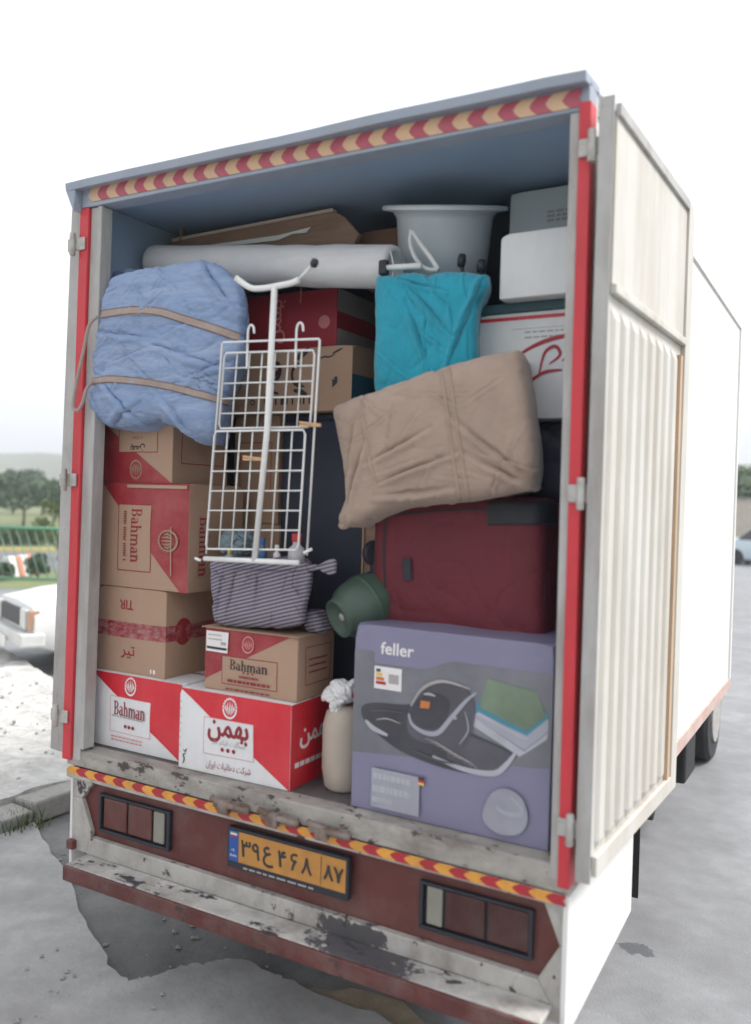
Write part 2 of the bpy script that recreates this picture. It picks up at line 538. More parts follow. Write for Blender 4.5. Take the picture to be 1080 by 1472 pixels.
POLY = mat('white polythene', (.70, .69, .69), .35, .06, 8, .2, 30)
PURP = mat('purple carton print', (.205, .195, .295), .38, .08, 3, .05, 12)
PGREY = mat('grey photo print', (.165, .165, .19), .4, .28, 2.2)
PDARK = mat('dark appliance print', (.048, .047, .060), .4, .4, 3)
PDARK2 = mat('mid appliance print', (.085, .08, .10), .4, .4, 3)
PGREEN = mat('green towel print', (.16, .215, .15), .45, .3, 4)
PTEAL = mat('teal towel print', (.06, .22, .30), .5, .05, 8)
PSIL = mat('silver trim print', (.34, .34, .40), .5, .05, 8)
PORA = mat('orange print', (.55, .17, .04), .5, .1, 8)
PYEL = mat('yellow print', (.7, .45, .08), .5, .1, 8)
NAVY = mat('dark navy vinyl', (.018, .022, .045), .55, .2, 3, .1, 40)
GREENB = mat('dark green lid', (.03, .085, .10), .5, .1, 4)
AMBERP = mat('plate yellow', (.50, .23, .045), .45, .08, 14, dirt=((.34, .16, .05), .6, 18, None))
PBLUE = mat('plate blue', (.015, .08, .32), .45, .08, 10)
LENSR = mat('red lamp lens', (.12, .026, .02), .3, .25, 8, .5, 90, spec=.6, stretch=(9, 1, .4), dirt=((.16, .11, .095), .6, 7, None))
LENSD = mat('dusty dark lamp lens', (.065, .017, .015), .35, .25, 8, .5, 90, stretch=(9, 1, .4), dirt=((.12, .085, .075), .6, 7, None))
LENSW = mat('clear lamp lens', (.24, .23, .19), .3, .1, 8, .2, 60)

# striped fabric
def striped():
    m = bpy.data.materials.new('striped cotton'); m.use_nodes = True
    nt = m.node_tree; bs = nt.nodes['Principled BSDF']; bs.inputs['Roughness'].default_value = .9
    tc = nt.nodes.new('ShaderNodeTexCoord')
    mp = nt.nodes.new('ShaderNodeMapping'); mp.inputs['Rotation'].default_value = (0, R_(16), 0)
    w = nt.nodes.new('ShaderNodeTexWave'); w.bands_direction = 'Z'; w.inputs['Scale'].default_value = 22
    w.inputs['Distortion'].default_value = 1.6; w.inputs['Detail'].default_value = 1; w.inputs['Detail Scale'].default_value = .25
    nt.links.new(tc.outputs['Object'], mp.inputs[0]); nt.links.new(mp.outputs[0], w.inputs[0])
    c = ramp(nt, w.outputs[1], [(.38, (.085, .075, .105)), (.52, (.30, .265, .32))])
    nt.links.new(c, bs.inputs['Base Color'])
    b = nt.nodes.new('ShaderNodeBump'); b.inputs['Strength'].default_value = .2; b.inputs['Distance'].default_value = .003
    nt.links.new(nz(nt, 180), b.inputs['Height']); nt.links.new(b.outputs[0], bs.inputs['Normal'])
    return m
STRIPE = striped()

# ------------------------------------------------------------------ setting
CONC = mat('light concrete', (.37, .365, .36), .9, .20, 4, .35, 60, dirt=((.22, .215, .21), .75, 1.6, None), chips=((.17, .165, .16), .655, 60, None))
ASPH = mat('grey asphalt', (.255, .26, .27), .9, .18, 4, .35, 80, dirt=((.165, .168, .175), .8, .9, None), chips=((.15, .15, .155), .64, 70, None),
           stain=(tuple(P(914, 1364, 0, 2)), (.095, .07, .1), (.10, .105, .115)))
UNDER = mat('shade darkened broken concrete', (.19, .188, .186), .92, .3, 2, .5, 60, dirt=((.08, .08, .083), .7, 3, None))  # darker than the slab: the truck's shade is put into the colour
RUBBL = mat('pale rough pavement', (.56, .55, .53), .95, .2, 6, .9, 26, dirt=((.32, .30, .28), .6, 9, None), bdist=.03)
KERBM = mat('weathered kerb stone', (.33, .32, .30), .9, .2, 7, .6, 40, dirt=((.18, .17, .15), .7, 8, None))
SOIL = mat('dry sandy soil', (.30, .24, .17), .95, .2, 10, .8, 50)
GRASSM = mat('dry park grass', (.16, .19, .085), .95, .25, .5, .3, 10)
ROADM = mat('far road grey', (.16, .165, .175), .9, .1, .6)
YKERB = mat('yellow kerb paint', (.55, .42, .12), .8, .1, 4)
HILLM = mat('hill scrub', (.13, .15, .10), .95, .3, .02)

def sheet(name, poly, z, m, thick=None, res=None, amp=0, label=None, nscale=3):
    bm = bmesh.new()
    vs = [bm.verts.new((x, y, z)) for x, y in poly]
    f = bm.faces.new(vs)
    bm.normal_update()
    if thick:
        r = bmesh.ops.extrude_face_region(bm, geom=[f])
        for v in [g for g in r['geom'] if isinstance(g, bmesh.types.BMVert)]: v.co.z = z
        for v in vs: v.co.z = z - thick
    bm.normal_update()
    bmesh.ops.triangulate(bm, faces=bm.faces)
    if res:
        for _ in range(7):
            es = [e for e in bm.edges if e.calc_length() > res and (Vector(((e.verts[0].co + e.verts[1].co) / 2)) - Vector((-2, 1, 0))).length < 9]
            if not es: break
            bmesh.ops.subdivide_edges(bm, edges=es, cuts=1)
            bmesh.ops.triangulate(bm, faces=[q for q in bm.faces if len(q.verts) > 3])
        for v in bm.verts:
            if v.co.z > z - .001:
                v.co.z += amp * noise.fractal(Vector((v.co.x * nscale, v.co.y * nscale, 3.3)), 1.0, 2.0, 5)
    bmesh.ops.recalc_face_normals(bm, faces=bm.faces)
    if not thick:
        for q in bm.faces:
            if q.normal.z < 0: q.normal_flip()
    me = bpy.data.meshes.new(name); bm.to_mesh(me); bm.free(); me.materials.append(m)
    o = bpy.data.objects.new(name, me); COL.objects.link(o); o['kind'] = 'structure'
    if label: o['label'] = label
    return o

sheet('ground', [(-900, -900), (900, -900), (900, 900), (-900, 900)], -.012, GRASSM, label='dry grass ground reaching out to the hills')
sheet('road', [(-24, -12), (14, -12), (14, 60), (-6, 60), (-6, 15.5), (-9.5, 11.2), (-13.5, 8.9), (-24, 4.2)], 0, ASPH, label='grey asphalt road under and beside the truck')
# broken concrete slab in front, edge traced on its top plane
SL = .045
edge = [P(u, v, SL, 2) for u, v in ((-90, 1128), (0, 1162), (48, 1183), (76, 1226), (100, 1268), (122, 1322), (140, 1358), (160, 1394), (188, 1409), (212, 1404), (232, 1398), (262, 1388), (290, 1386), (318, 1378), (352, 1378), (386, 1396), (420, 1410), (470, 1432), (560, 1462))]
epts = []
rg = random.Random(3)
ev = [(p.x, p.y) for p in edge]
for (a, b) in zip(ev, ev[1:]):
    for k in range(4):
        t = k / 4
        epts.append((a[0] + (b[0] - a[0]) * t + rg.uniform(-.012, .012), a[1] + (b[1] - a[1]) * t + rg.uniform(-.012, .012)))
slab_poly = epts + [(1.75, .2), (2.0, -.7), (2.1, -2.5), (2.2, -9), (-9, -9), (-9, .9), (-3.2, 1.15)]
sheet('pavement', slab_poly[::-1], SL, CONC, thick=.06, res=.14, amp=.006, label='pale broken concrete slab at the foot of the truck')
sheet('lower_ground', [(-1.9, .0), (1.55, -.3), (1.6, 2.4), (-1.6, 2.6)], .004, UNDER, res=.15, amp=.003, label='lower worn concrete coloured darker for the shade of the truck')
sheet('raised_pavement', [(-1.66, .45), (-1.62, 1.4), (-1.66, 2.36), (-4.27, 3.455), (-6.2, 4.29), (-16, 8.4), (-16, .5)], .15, RUBBL, thick=.15, res=.11, amp=.035, label='pale rough raised pavement left of the truck', nscale=4)
# dry soil patch by the bumper
sheet('soil_patch', [(P(u, v, .009, 2).x, P(u, v, .009, 2).y) for u, v in ((430, 1424), (452, 1420), (478, 1425), (505, 1420), (540, 1428), (580, 1440), (640, 1500), (480, 1500))], .009, SOIL, label='sandy soil patch under the step')
# kerb stones
kerb = thing('kerb', 'low weathered kerb of stone blocks left of the truck', 'kerb', (-1.5, 1, 0))
for k in range(7):
    y = .2 + k * .5
    b = MB().box(-.10 + rg.uniform(-.02, .02), .10 + rg.uniform(-.01, .02), -.235, .235, 0, .125 + rg.uniform(-.02, .02))
    s = b.build('kerb_stone', KERBM, kerb, bevel=.018, local=True)
    s.location = (-.03 + rg.uniform(-.02, .02), y - 1, .005); s.rotation_euler = (rg.uniform(-.03, .03), rg.uniform(-.06, .06), rg.uniform(-.08, .08))
# grass tuft
gt = MB()
for k in range(170):
    bx, by = -1.44 + rg.gauss(0, .05), .86 + rg.gauss(0, .09)
    h = rg.uniform(.06, .17); a = rg.uniform(0, 6.28); l = rg.uniform(.02, .09)
    tip = Vector((bx + l * math.cos(a), by + l * math.sin(a), h)); w = Vector((-math.sin(a), math.cos(a), 0)) * .004
    b0 = Vector((bx, by, 0)); mid = b0.lerp(tip, .55) + Vector((0, 0, .02))
    gt.add([b0 - w, b0 + w, mid + w * .8, mid - w * .8, tip], [(0, 1, 2, 3), (3, 2, 4)])
tag(gt.build('grass', mat('tuft green', (.10, .15, .05), .8, .3, 9)), 'grass tuft at the end of the kerb', kind='stuff')
# pebbles and rubble on the concrete
pb = MB()
for k in range(260):
    if k < 150: x, y, z0 = rg.uniform(-5, -1.75), rg.uniform(.6, 3.2), .16
    elif k < 200: x, y, z0 = rg.uniform(-1.3, .9), rg.uniform(.0, .8), .005
    else: x, y, z0 = rg.uniform(-1.5, 1.0), rg.uniform(-.9, .0), SL
    r = rg.uniform(.008, .022) * (1.5 if k < 150 else 1)
    o_ = [Vector((rg.uniform(.6, 1.1) * r * sx, rg.uniform(.6, 1.1) * r * sy, rg.uniform(.3, .8) * r * sz)) + Vector((x, y, z0 + r * .3)) for sx, sy, sz in ((1, 0, 0), (-1, 0, 0), (0, 1, 0), (0, -1, 0), (0, 0, 1), (0, 0, -1))]
    pb.add(o_, [(0, 2, 4), (2, 1, 4), (1, 3, 4), (3, 0, 4), (2, 0, 5), (1, 2, 5), (3, 1, 5), (0, 3, 5)])
tag(pb.build('rubble', KERBM), 'small loose stones on the concrete', kind='stuff')

# far park: road, kerb, hills
sheet('park_road', [(-60, 22), (-14.5, 22), (-10.5, 60), (-60, 60)][::-1], -.008, GRASSM, label='grassy park beyond the railing')
prd = [P(u, v, .0, 2) for u, v in ((-60, 815), (140, 822), (140, 791), (-60, 789))]
sheet('park_street', [(p.x, p.y) for p in prd], -.004, ROADM, label='grey street crossing the park')
ya, yb = P(-60, 788, .08, 2), P(140, 790, .08, 2)
kb = MB().prism([ya + Vector((0, 0, -.1)), yb + Vector((0, 0, -.1)), yb, ya], (-.25, .25, 0))
tag(kb.build('street_kerb', YKERB), 'yellow painted kerb along the park street', kind='structure')
hl = MB()
nh = 60
for k in range(nh + 1):
    a = R_(-75 + 120 * k / nh)
    d = 420
    h = 15 + 7 * noise.noise((k * .13, 1.7, 0)) + 4 * noise.noise((k * .5, 5, 0)) + 8 * math.sin(k * .09)
    p = Vector((math.sin(a) * d, math.cos(a) * d, 0))
    hl.v += [p * .93 + Vector((0, 0, -2)), p + Vector((0, 0, h * .7)), p * 1.12 + Vector((0, 0, h)), p * 1.5 + Vector((0, 0, -5))]
for k in range(nh):
    for j in range(3):
        a = k * 4 + j
        hl.f.append([a, a + 4, a + 5, a + 1]); hl.m.append(0)
tag(hl.build('hills', HILLM, smooth=True), 'low hazy hills on the horizon', kind='structure')

# ------------------------------------------------------------------ trees
LEAVES = [mat('leaf green', (.075, .12, .045), .7, .35, .8), mat('leaf blue green', (.07, .115, .065), .7, .3, .8), mat('leaf yellow green', (.11, .15, .045), .7, .3, .8)]
BARK = mat('tree bark', (.12, .09, .07), .9, .3, 6, .5, 20)
def tree(label, base, h, w, kind=0, trunk=.35, flat=.5, n=2200, leaf=.16, cat='tree', name='tree'):
    rg = random.Random(hash(label) % 1000 if False else len(label) * 31 + int(h * 10))
    t = thing(name, label, cat, base)
    tb = MB()
    top = h * trunk
    tb.tube([(0, 0, -.1), (.03 * h, 0, top * .5), (0, .02 * h, top), (.01 * h, 0, h * .75)], [.035 * h, .028 * h, .022 * h, .006 * h], 8)
    clumps = []
    for k in range(9):
        a = k * 2.4 + rg.random(); rr = w * rg.uniform(.2, .42)
        c = Vector((math.cos(a) * rr, math.sin(a) * rr, top + (h - top) * rg.uniform(.25, .85)))
        tb.tube([(0, .02 * h, top * .9), c * .6 + Vector((0, 0, top * .3)), c], [.014 * h, .009 * h, .004 * h], 6)
        clumps.append((c, rg.uniform(.16, .27) * w))
    clumps.append((Vector((0, 0, top + (h - top) * .75)), .26 * w))
    tb.build('trunk', BARK, t, smooth=True, local=True)
    cb = MB()
    for k in range(n):
        c, r = rg.choice(clumps)
        d = Vector((rg.gauss(0, 1), rg.gauss(0, 1), rg.gauss(0, 1))).normalized() * r * (rg.random() ** .35)
        d.z *= flat
        p = c + d
        u = Vector((rg.gauss(0, 1), rg.gauss(0, 1), rg.gauss(0, .7))).normalized(); v = u.orthogonal().normalized()
        s = leaf * rg.uniform(.5, 1.2)
        cb.add([p - u * s, p + v * s * .5, p + u * s, p - v * s * .5], [(0, 1, 2, 3)])
    cb.build('crown', LEAVES[kind], t, local=True)
    return t
def gp(u, v, z=0): return P(u, v, z, 2)
tree('broad flat topped park tree with a thin dark trunk behind the railing', gp(33, 757), 2.55, 4.6, 1, .40, .5, 2600, .17)
tree('yellow green slender tree right of the flat topped park tree', gp(78, 750), 2.7, 2.8, 2, .3, .8, 1800, .16)
tree('tall pale tree standing far behind the flat topped park tree', gp(18, 738), 3.7, 4.6, 1, .3, .8, 1800, .25)
tree('small rounded tree seen beside the far left door edge', gp(60, 741), 3.0, 5.0, 0, .3, .7, 1800, .22)
tree('dark tree on the far left edge of the park', gp(-22, 752), 3.0, 4, 0, .3, .7, 1800, .2)
# shrubs
tree('leafy bright shrub rising over the railing by the truck door', gp(84, 804), 1.9, 1.3, 2, .12, .9, 1500, .07, 'shrub', 'shrub')
tree('dark round shrub low behind the railing bars', gp(53, 832), .62, .62, 1, .1, .8, 1500, .05, 'shrub', 'shrub')
tree('small dark shrub at the end of the striped barrier', gp(3, 834), .42, .5, 1, .1, .8, 900, .05, 'shrub', 'shrub')
hd = MB()
ha, hb = gp(-60, 783), gp(66, 783)
for k in range(3000):
    t = rg.random(); p = ha.lerp(hb, t) + Vector((rg.uniform(-.35, .35), rg.uniform(-.35, .35), rg.random() ** .7 * (.62 + .06 * math.sin(t * 40))))
    u = Vector((rg.gauss(0, 1), rg.gauss(0, 1), rg.gauss(0, 1))).normalized(); v = u.orthogonal().normalized(); s = rg.uniform(.05, .11)
    hd.add([p - u * s, p + v * s * .5, p + u * s, p - v * s * .5], [(0, 1, 2, 3)])
h_ = thing('hedge', 'clipped dark green hedge along the park street', 'hedge', (ha + hb) / 2)
hd.build('foliage', LEAVES[0], h_)
# trees and wall on the right, beyond the road
tree('broad green tree over the wall at the right edge', gp(1072, 792), 4.3, 6.5, 1, .3, .7, 2200, .2)
tree('dark tree behind the truck at the far right end', gp(1130, 795), 4.6, 6.5, 0, .3, .8, 2200, .2)
wl_ = thing('boundary_wall', 'pale boundary wall across the road at the right edge', 'wall', gp(1075, 800))
MB().box(-9, 7, -.12, .12, 0, 2.6).build('masonry', mat('pale render', (.50, .45, .38), .9, .1, 2, .3, 20), wl_, local=True)
MB().box(-9.05, 7.05, -.17, .17, 2.6, 2.7).build('coping', KERBM, wl_, local=True)

# ------------------------------------------------------------------ railing
RAILB = mat('pale green bar paint', (.22, .36, .26), .5, .1, 6)
RAILG = mat('green railing paint', (.10, .27, .15), .5, .1, 6)
r0, r1 = P(-70, 764, 9.0), P(150, 755, 9.0)
ra = CAM + (RIGHT * ((-80 - 540) / FPX) + DOWN * ((830 - 736) / FPX) + FWD) * 18.0
rb = CAM + (RIGHT * ((170 - 540) / FPX) + DOWN * ((824 - 736) / FPX) + FWD) * 18.0
ra.z = rb.z = .24
rt = thing('railing', 'green metal railing with slanted bars behind the white car', 'railing', (ra + rb) / 2 - Vector((0, 0, .24)))
H_ = 1.06
dirr = (rb - ra).normalized(); L_ = (rb - ra).length
MB().tube([ra + Vector((0, 0, H_)), rb + Vector((0, 0, H_))], .035, 8).build('top_rail', RAILG, rt, smooth=True)
MB().tube([ra, rb], .03, 8).build('bottom_rail', RAILG, rt, smooth=True)
k = 0
while k * .185 < L_ - .36:
    a = ra + dirr * (k * .185)
    MB().tube([a + Vector((0, 0, H_)), a + dirr * .33], .012, 6).build('slanted_bar', RAILB, rt, smooth=True)
    if k % 14 == 1: MB().tube([a - Vector((0, 0, .3)), a + Vector((0, 0, H_ + .02))], .03, 8).build('post', RAILG, rt, smooth=True)
    k += 1
# orange and white street barrier
bp = gp(8, 831)
br = thing('street_barrier', 'low orange and white barrier beside the park street', 'barrier', bp)
bo, bw = mat('barrier orange', (.55, .22, .14), .6), mat('barrier white', (.75, .74, .72), .5)
for k in range(4):
    MB().hexa([(k * .3, -.2, 0), (k * .3 + .3, -.2, 0), (k * .3 + .3, .2, 0), (k * .3, .2, 0), (k * .3, -.07, .5), (k * .3 + .3, -.07, .5), (k * .3 + .3, .07, .5), (k * .3, .07, .5)]).build('barrier_block', bo if k % 2 else bw, br, bevel=.02, local=True)
br.rotation_euler.z = R_(115)

# ------------------------------------------------------------------ cars
GLASS = mat('dark car glass', (.02, .025, .03), .08, .1, 3, spec=.8)
CHROME = mat('chrome trim', (.6, .6, .6), .2, .05, 5, metal=.9)
CLEAR = mat('headlight glass', (.50, .50, .48), .12, .15, 25, spec=.8)
AMBER = mat('amber indicator', (.42, .25, .17), .2, .1, 10)
def car(label, paint, loc, heading, name='parked_car'):
    """saloon car, nose towards local -y; origin under the middle"""
    t = thing(name, label, 'car', (0, 0, 0))
    st = [(-2.12, .40, .66, .70), (-2.08, .34, .74, .78), (-1.6, .22, .82, .82), (-.75, .2, .90, .83), (.0, .2, .92, .84), (.9, .2, .93, .83), (1.45, .22, .95, .82), (2.0, .28, .92, .79), (2.14, .38, .80, .74)]
    b = MB()
    for y, z0, z1, w in st:
        m_ = z0 + (z1 - z0) * .62
        b.v += [Vector(p) for p in ((-w * .93, y, z0), (-w, y, z0 + .12), (-w, y, m_), (-w * .95, y, z1 - .03), (-w * .85, y, z1), (0, y, z1 + .025), (w * .85, y, z1), (w * .95, y, z1 - .03), (w, y, m_), (w, y, z0 + .12), (w * .93, y, z0))]
    n = 11
    for i in range(len(st) - 1):
        for k in range(n):
            b.f.append([i * n + k, i * n + (k + 1) % n, (i + 1) * n + (k + 1) % n, (i + 1) * n + k]); b.m.append(0)
    b.f.append(list(range(n))); b.m.append(0); b.f.append([(len(st) - 1) * n + k for k in range(n)]); b.m.append(0)
    b.build('body', paint, t, auto=32, local=True)
    c = MB()
    rings = [(.90, -.82, 1.35, .78), (1.30, -.18, .85, .62), (1.40, .0, .7, .58)]
    for z, ya_, yb_, w in rings: c.v += [Vector(p) for p in ((-w, ya_, z), (w, ya_, z), (w, yb_, z), (-w, yb_, z))]
    for i in range(2):
        for k in range(4): c.f.append([i * 4 + k, i * 4 + (k + 1) % 4, i * 4 + 4 + (k + 1) % 4, i * 4 + 4 + k]); c.m.append(0 if i == 0 else 1)
    c.f.append([8, 9, 10, 11]); c.m.append(1)
    c.build('cabin', [GLASS, paint], t, bevel=.03, local=True)
    MB().box(-.42, .42, -2.15, -2.09, .52, .70).build('grille', BLKPL, t, bevel=.01, local=True)
    for s in (-1, 1):
        MB().box(min(s * .43, s * .66), max(s * .43, s * .66), -2.155, -2.085, .50, .71).build('headlight', CLEAR, t, bevel=.015, local=True)
        MB().box(min(s * .665, s * .755), max(s * .665, s * .755), -2.14, -2.02, .50, .71).build('indicator', AMBER, t, bevel=.012, local=True)
        MB().box(min(s * .4, s * .7), max(s * .4, s * .7), 2.1, 2.16, .6, .78).build('tail_lamp', LENSR, t, bevel=.012, local=True)
    for sy in (-1, 1):
        MB().prism([(-.84, sy * 1.98, .34), (-.80, sy * 2.24, .34), (.80, sy * 2.24, .34), (.84, sy * 1.98, .34)], (0, 0, .14)).build('bumper', mat('bumper grey white', (.60, .60, .58), .5, .08, 6), t, bevel=.02, local=True)
    MB().box(-.26, .26, -2.27, -2.25, .28, .40).build('number_plate', bw, t, local=True)
    for y in (-1.28, 1.32):
        for s in (-1, 1):
            wp = MB().lathe([(.16, -.085), (.27, -.085), (.295, -.05), (.295, .05), (.27, .085), (.16, .085)], (s * .75, y, .295), (1, 0, 0), 24)
            w_ = wp.build('tyre', RUBBER, None, auto=40)
            wh = bpy.data.objects.new('wheel', None); COL.objects.link(wh); wh.parent = t
            w_.parent = wh
            MB().lathe([(.04, .06), (.12, .05), (.17, .03), (.185, .07)], (s * .75 if s > 0 else -.75, y, .295), (s, 0, 0), 20).build('rim', STEEL, wh, local=True, auto=40)
    t.location = loc
    t.rotation_euler.z = heading
    t.scale = (1, 1, 1.07)
    return t
CARW = mat('car white paint', (.70, .71, .70), .3, .03, 2, dirt=((.5, .49, .46), .3, 2, None))
CARB = mat('car pale blue paint', (.56, .65, .71), .3, .04, 2)
# corner (front, driver side) measured from the photo; nose points away to the left
fd = (RIGHT * -.80 + FWD * -.60); fd.z = 0; fd.normalize()
sdv = Vector((-fd.y, fd.x, 0))
corner = Vector((-4.93, 3.62, 0))
hdg = math.atan2(fd.x, -fd.y)
best = None
for s in (-1, 1):
    c_ = corner - fd * 2.2 + sdv * .8 * s
    q = c_ + fd * 2.2
    if best is None or (q - CAM).dot(RIGHT) < (best[1] - CAM).dot(RIGHT): best = (c_, q)
car('old white saloon car parked beyond the raised pavement', CARW, best[0], hdg)
car('pale blue car parked by the wall at the right edge', CARB, gp(1082, 812) + Vector((.9, 0, 0)), R_(80))

# ------------------------------------------------------------------ haze
hm = bpy.data.materials.new('haze air'); hm.use_nodes = True
hnt = hm.node_tree; hnt.nodes.clear()
hv = hnt.nodes.new('ShaderNodeVolumePrincipled'); ho = hnt.nodes.new('ShaderNodeOutputMaterial')
hv.inputs['Color'].default_value = (.93, .96, 1, 1); hv.inputs['Density'].default_value = HAZE
hnt.links.new(hv.outputs[0], ho.inputs['Volume'])
tag(MB().box(-950, 950, -950, 950, -1.2, 60).build('haze', hm), 'thin pale haze over the park and hills', kind='stuff')

# ------------------------------------------------------------------ the truck
BL = 3.75
truck = thing('box_truck', 'white box truck seen from behind, red rear frame, doors open, full of household goods', 'truck', (1.08, 1.9, 0))
T = truck
MB().box(-.05, -.032, .03, BL, .86, 3.39).box(-.05, -.032, .10, .12, .8, .86).build('side_panel', SIDEW, T)
MB().box(-.031, -.02, .03, BL - .05, .95, 3.36).build('wall_lining', INNER, T)
MB().box(2.182, 2.2, .052, BL, .86, 3.39).build('side_panel', SIDEW, T)
MB().box(2.17, 2.181, .06, BL - .05, .95, 3.36).build('wall_lining', INNER, T)
MB().box(-.05, 2.2, .05, BL, 3.392, 3.412).build('roof', HEADB, T)
MB().box(-.019, 2.169, .06, BL - .05, 3.365, 3.39).build('ceiling_lining', INNER, T)
MB().box(-.03, 2.18, BL - .045, BL, .95, 3.39).build('front_wall', INNER, T)
MB().box(-.03, 2.18, .075, BL, .87, .957).build('floor', INFLOOR, T)
for x0 in (2.2, -.062):
    MB().box(x0, x0 + .012, .1, BL, .86, .93).build('lower_rail', mat('rail dull red', (.48, .33, .29), .6, .15, 6, dirt=((.6, .55, .5), .6, 5, None)), T)
    MB().box(x0, x0 + .012, .1, BL, 3.33, 3.40).build('upper_rail', SIDEW, T)
MB().box(2.2, 2.212, BL - .05, BL, .93, 3.33).build('corner_trim', SIDEW, T)
MB().box(-.062, -.05, BL - .05, BL, .93, 3.33).build('corner_trim', SIDEW, T)
# header and roof cap
hx = lambda z, a, b: a + (b - a) * (z - .9) / 2.44
MB().hexa([(-.03, -.012, 3.322), (2.205, -.012, 3.312), (2.205, .07, 3.312), (-.03, .07, 3.322), (-.03, -.012, 3.412), (2.205, -.012, 3.40), (2.205, .07, 3.392), (-.03, .07, 3.392)]).build('header', HEADB, T, bevel=.004)
cap = MB()
n = 18
for i in range(n + 1):
    t = i / n
    x = -.085 + (2.205 + .085) * t
    zz = 3.405 - .012 * t + .006 * noise.noise((t * 5, 0, 2)) + (.0 if 0 < i < n else -.004)
    cap.v += [Vector((x, -.055, zz - .012)), Vector((x, -.06, zz + .022)), Vector((x, .10, zz + .036)), Vector((x, .10, zz + .012))]
for i in range(n):
    for k in range(4): cap.f.append([i * 4 + k, i * 4 + (k + 1) % 4, i * 4 + 4 + (k + 1) % 4, i * 4 + 4 + k]); cap.m.append(0)
cap.f.append([0, 1, 2, 3]); cap.f.append([n * 4 + k for k in range(4)]); cap.m += [0, 0]
cap.build('roof_cap', HEADB, T, bevel=.003)
MB().hexa([(-.04, -.05, 3.30), (-.03, -.013, 3.30), (-.03, .06, 3.30), (-.04, .06, 3.30), (-.085, -.055, 3.395), (-.03, -.05, 3.395), (-.03, .06, 3.395), (-.085, .06, 3.395)]).build('cap_corner', HEADB, T)

def chevrons(x0, x1, z0, z1, y, p, skip=None, ends=None):
    """left pointing chevron tape; z may slope: z0/z1 are (left, right) pairs"""
    b = MB()
    i = 0
    def zl(x, pr): return pr[0] + (pr[1] - pr[0]) * (x - x0) / (x1 - x0)
    x = x0
    while x < x1 - p * .2:
        for c in (0, 1):
            a, e = x + c * p / 2, x + (c + 1) * p / 2
            k = p * .24
            xs = [(a + k, 1), (a + k * .35, .75), (a, .5), (a + k * .35, .25), (a + k, 0)]
            xe = [(e + k, 0), (e + k * .35, .25), (e, .5), (e + k * .35, .75), (e + k, 1)]
            pts = []
            for (xx, t) in xs + xe:
                xx = min(max(xx, x0), x1)
                lo, hi = zl(xx, z0), zl(xx, z1)
                pts.append((xx, y, lo + (hi - lo) * t))
            if not (skip and skip(a, c)):
                n_ = len(pts)
                vs = pts
                b.add(vs, [(0, 1, 8, 9), (1, 2, 7, 8), (2, 3, 6, 7), (3, 4, 5, 6)], c)
        x += p
    return b
chevrons(.012, 2.182, (3.340, 3.322), (3.400, 3.378), -.0155, .108).build('chevron_tape', [CHY_GLARE, CHR_GLARE], T)
# posts
def post(name, xa_t, xb_t, xa_b, xb_b, zb, zt, y0, y1, m, bevel=.003):
    return MB().hexa([(xa_b, y0, zb), (xb_b, y0, zb), (xb_b, y1, zb), (xa_b, y1, zb), (xa_t, y0, zt), (xb_t, y0, zt), (xb_t, y1, zt), (xa_t, y1, zt)]).build(name, m, T, bevel=bevel)
post('red_strip', -.036, .018, -.068, -.017, .905, 3.318, -.016, .05, RED)
post('rear_post', .019, .066, -.016, .030, .905, 3.318, -.002, .028, POST)
post('post_lip', .067, .092, .031, .057, .962, 3.318, -.010, .052, POST)
post('red_strip', 2.174, 2.211, 2.182, 2.220, .89, 3.335, -.016, .05, RED)
post('rear_post', 2.142, 2.173, 2.154, 2.181, .905, 3.312, -.004, .075, POST)
# sill, tape, panel
MB().hexa([(-.05, -.006, .882), (2.215, -.006, .868), (2.215, .08, .868), (-.05, .08, .882), (-.05, .004, .951), (2.2, .004, .951), (2.2, .08, .958), (-.05, .08, .958)]).build('sill', SILL, T, bevel=.006)
chevrons(-.04, 2.21, (.846, .834), (.882, .868), -.012, .112).build('chevron_tape', [CHY, CHR], T)
MB().box(-.045, 2.205, -.009, .06, .828, .866).build('cross_rail', BAND, T, bevel=.003)
MB().box(-.02, 2.2, .045, .07, .50, .828).build('rear_panel', MAROON, T)
for pl in ([(-.05, .827), (.10, .827), (.022, .735), (-.05, .735)], [(-.05, .734), (.022, .734), (.085, .60), (.07, .50), (-.03, .50)],
           [(2.215, .827), (2.125, .827), (2.185, .69), (2.215, .69)], [(2.215, .689), (2.185, .689), (2.118, .57), (2.118, .44), (2.215, .44)]):
    MB().prism([(x, .022, z) for x, z in pl], (0, .022, 0)).build('end_plate', BAND, T, bevel=.002)
MB().box(-.045, -.005, -.002, .03, .505, .545).build('post_foot', MAROON, T, bevel=.004)
for x0, seq in ((.14, 'rrw'), (1.70, 'wdd')):
    lp = MB().box(x0 - .015, x0 + .395,   .022, .044, .612, .625).box(x0 - .015, x0 + .395, .022, .044, .766, .777).box(x0 - .015, x0, .022, .044, .625, .770).box(x0 + .38, x0 + .395, .022, .044, .625, .770).box(x0, x0 + .38, .038, .044, .625, .770).build('tail_light', BLKPL, T, bevel=.003)
    ws = {'r': .135, 'd': .145, 'w': .06}
    x = x0 + .012
    for c in seq:
        l = MB().box(x, x + ws[c], .026, .038, .632, .763).build('lens', {'r': LENSR, 'd': LENSD, 'w': LENSW}[c], lp, bevel=.006)
        x += ws[c] + .01
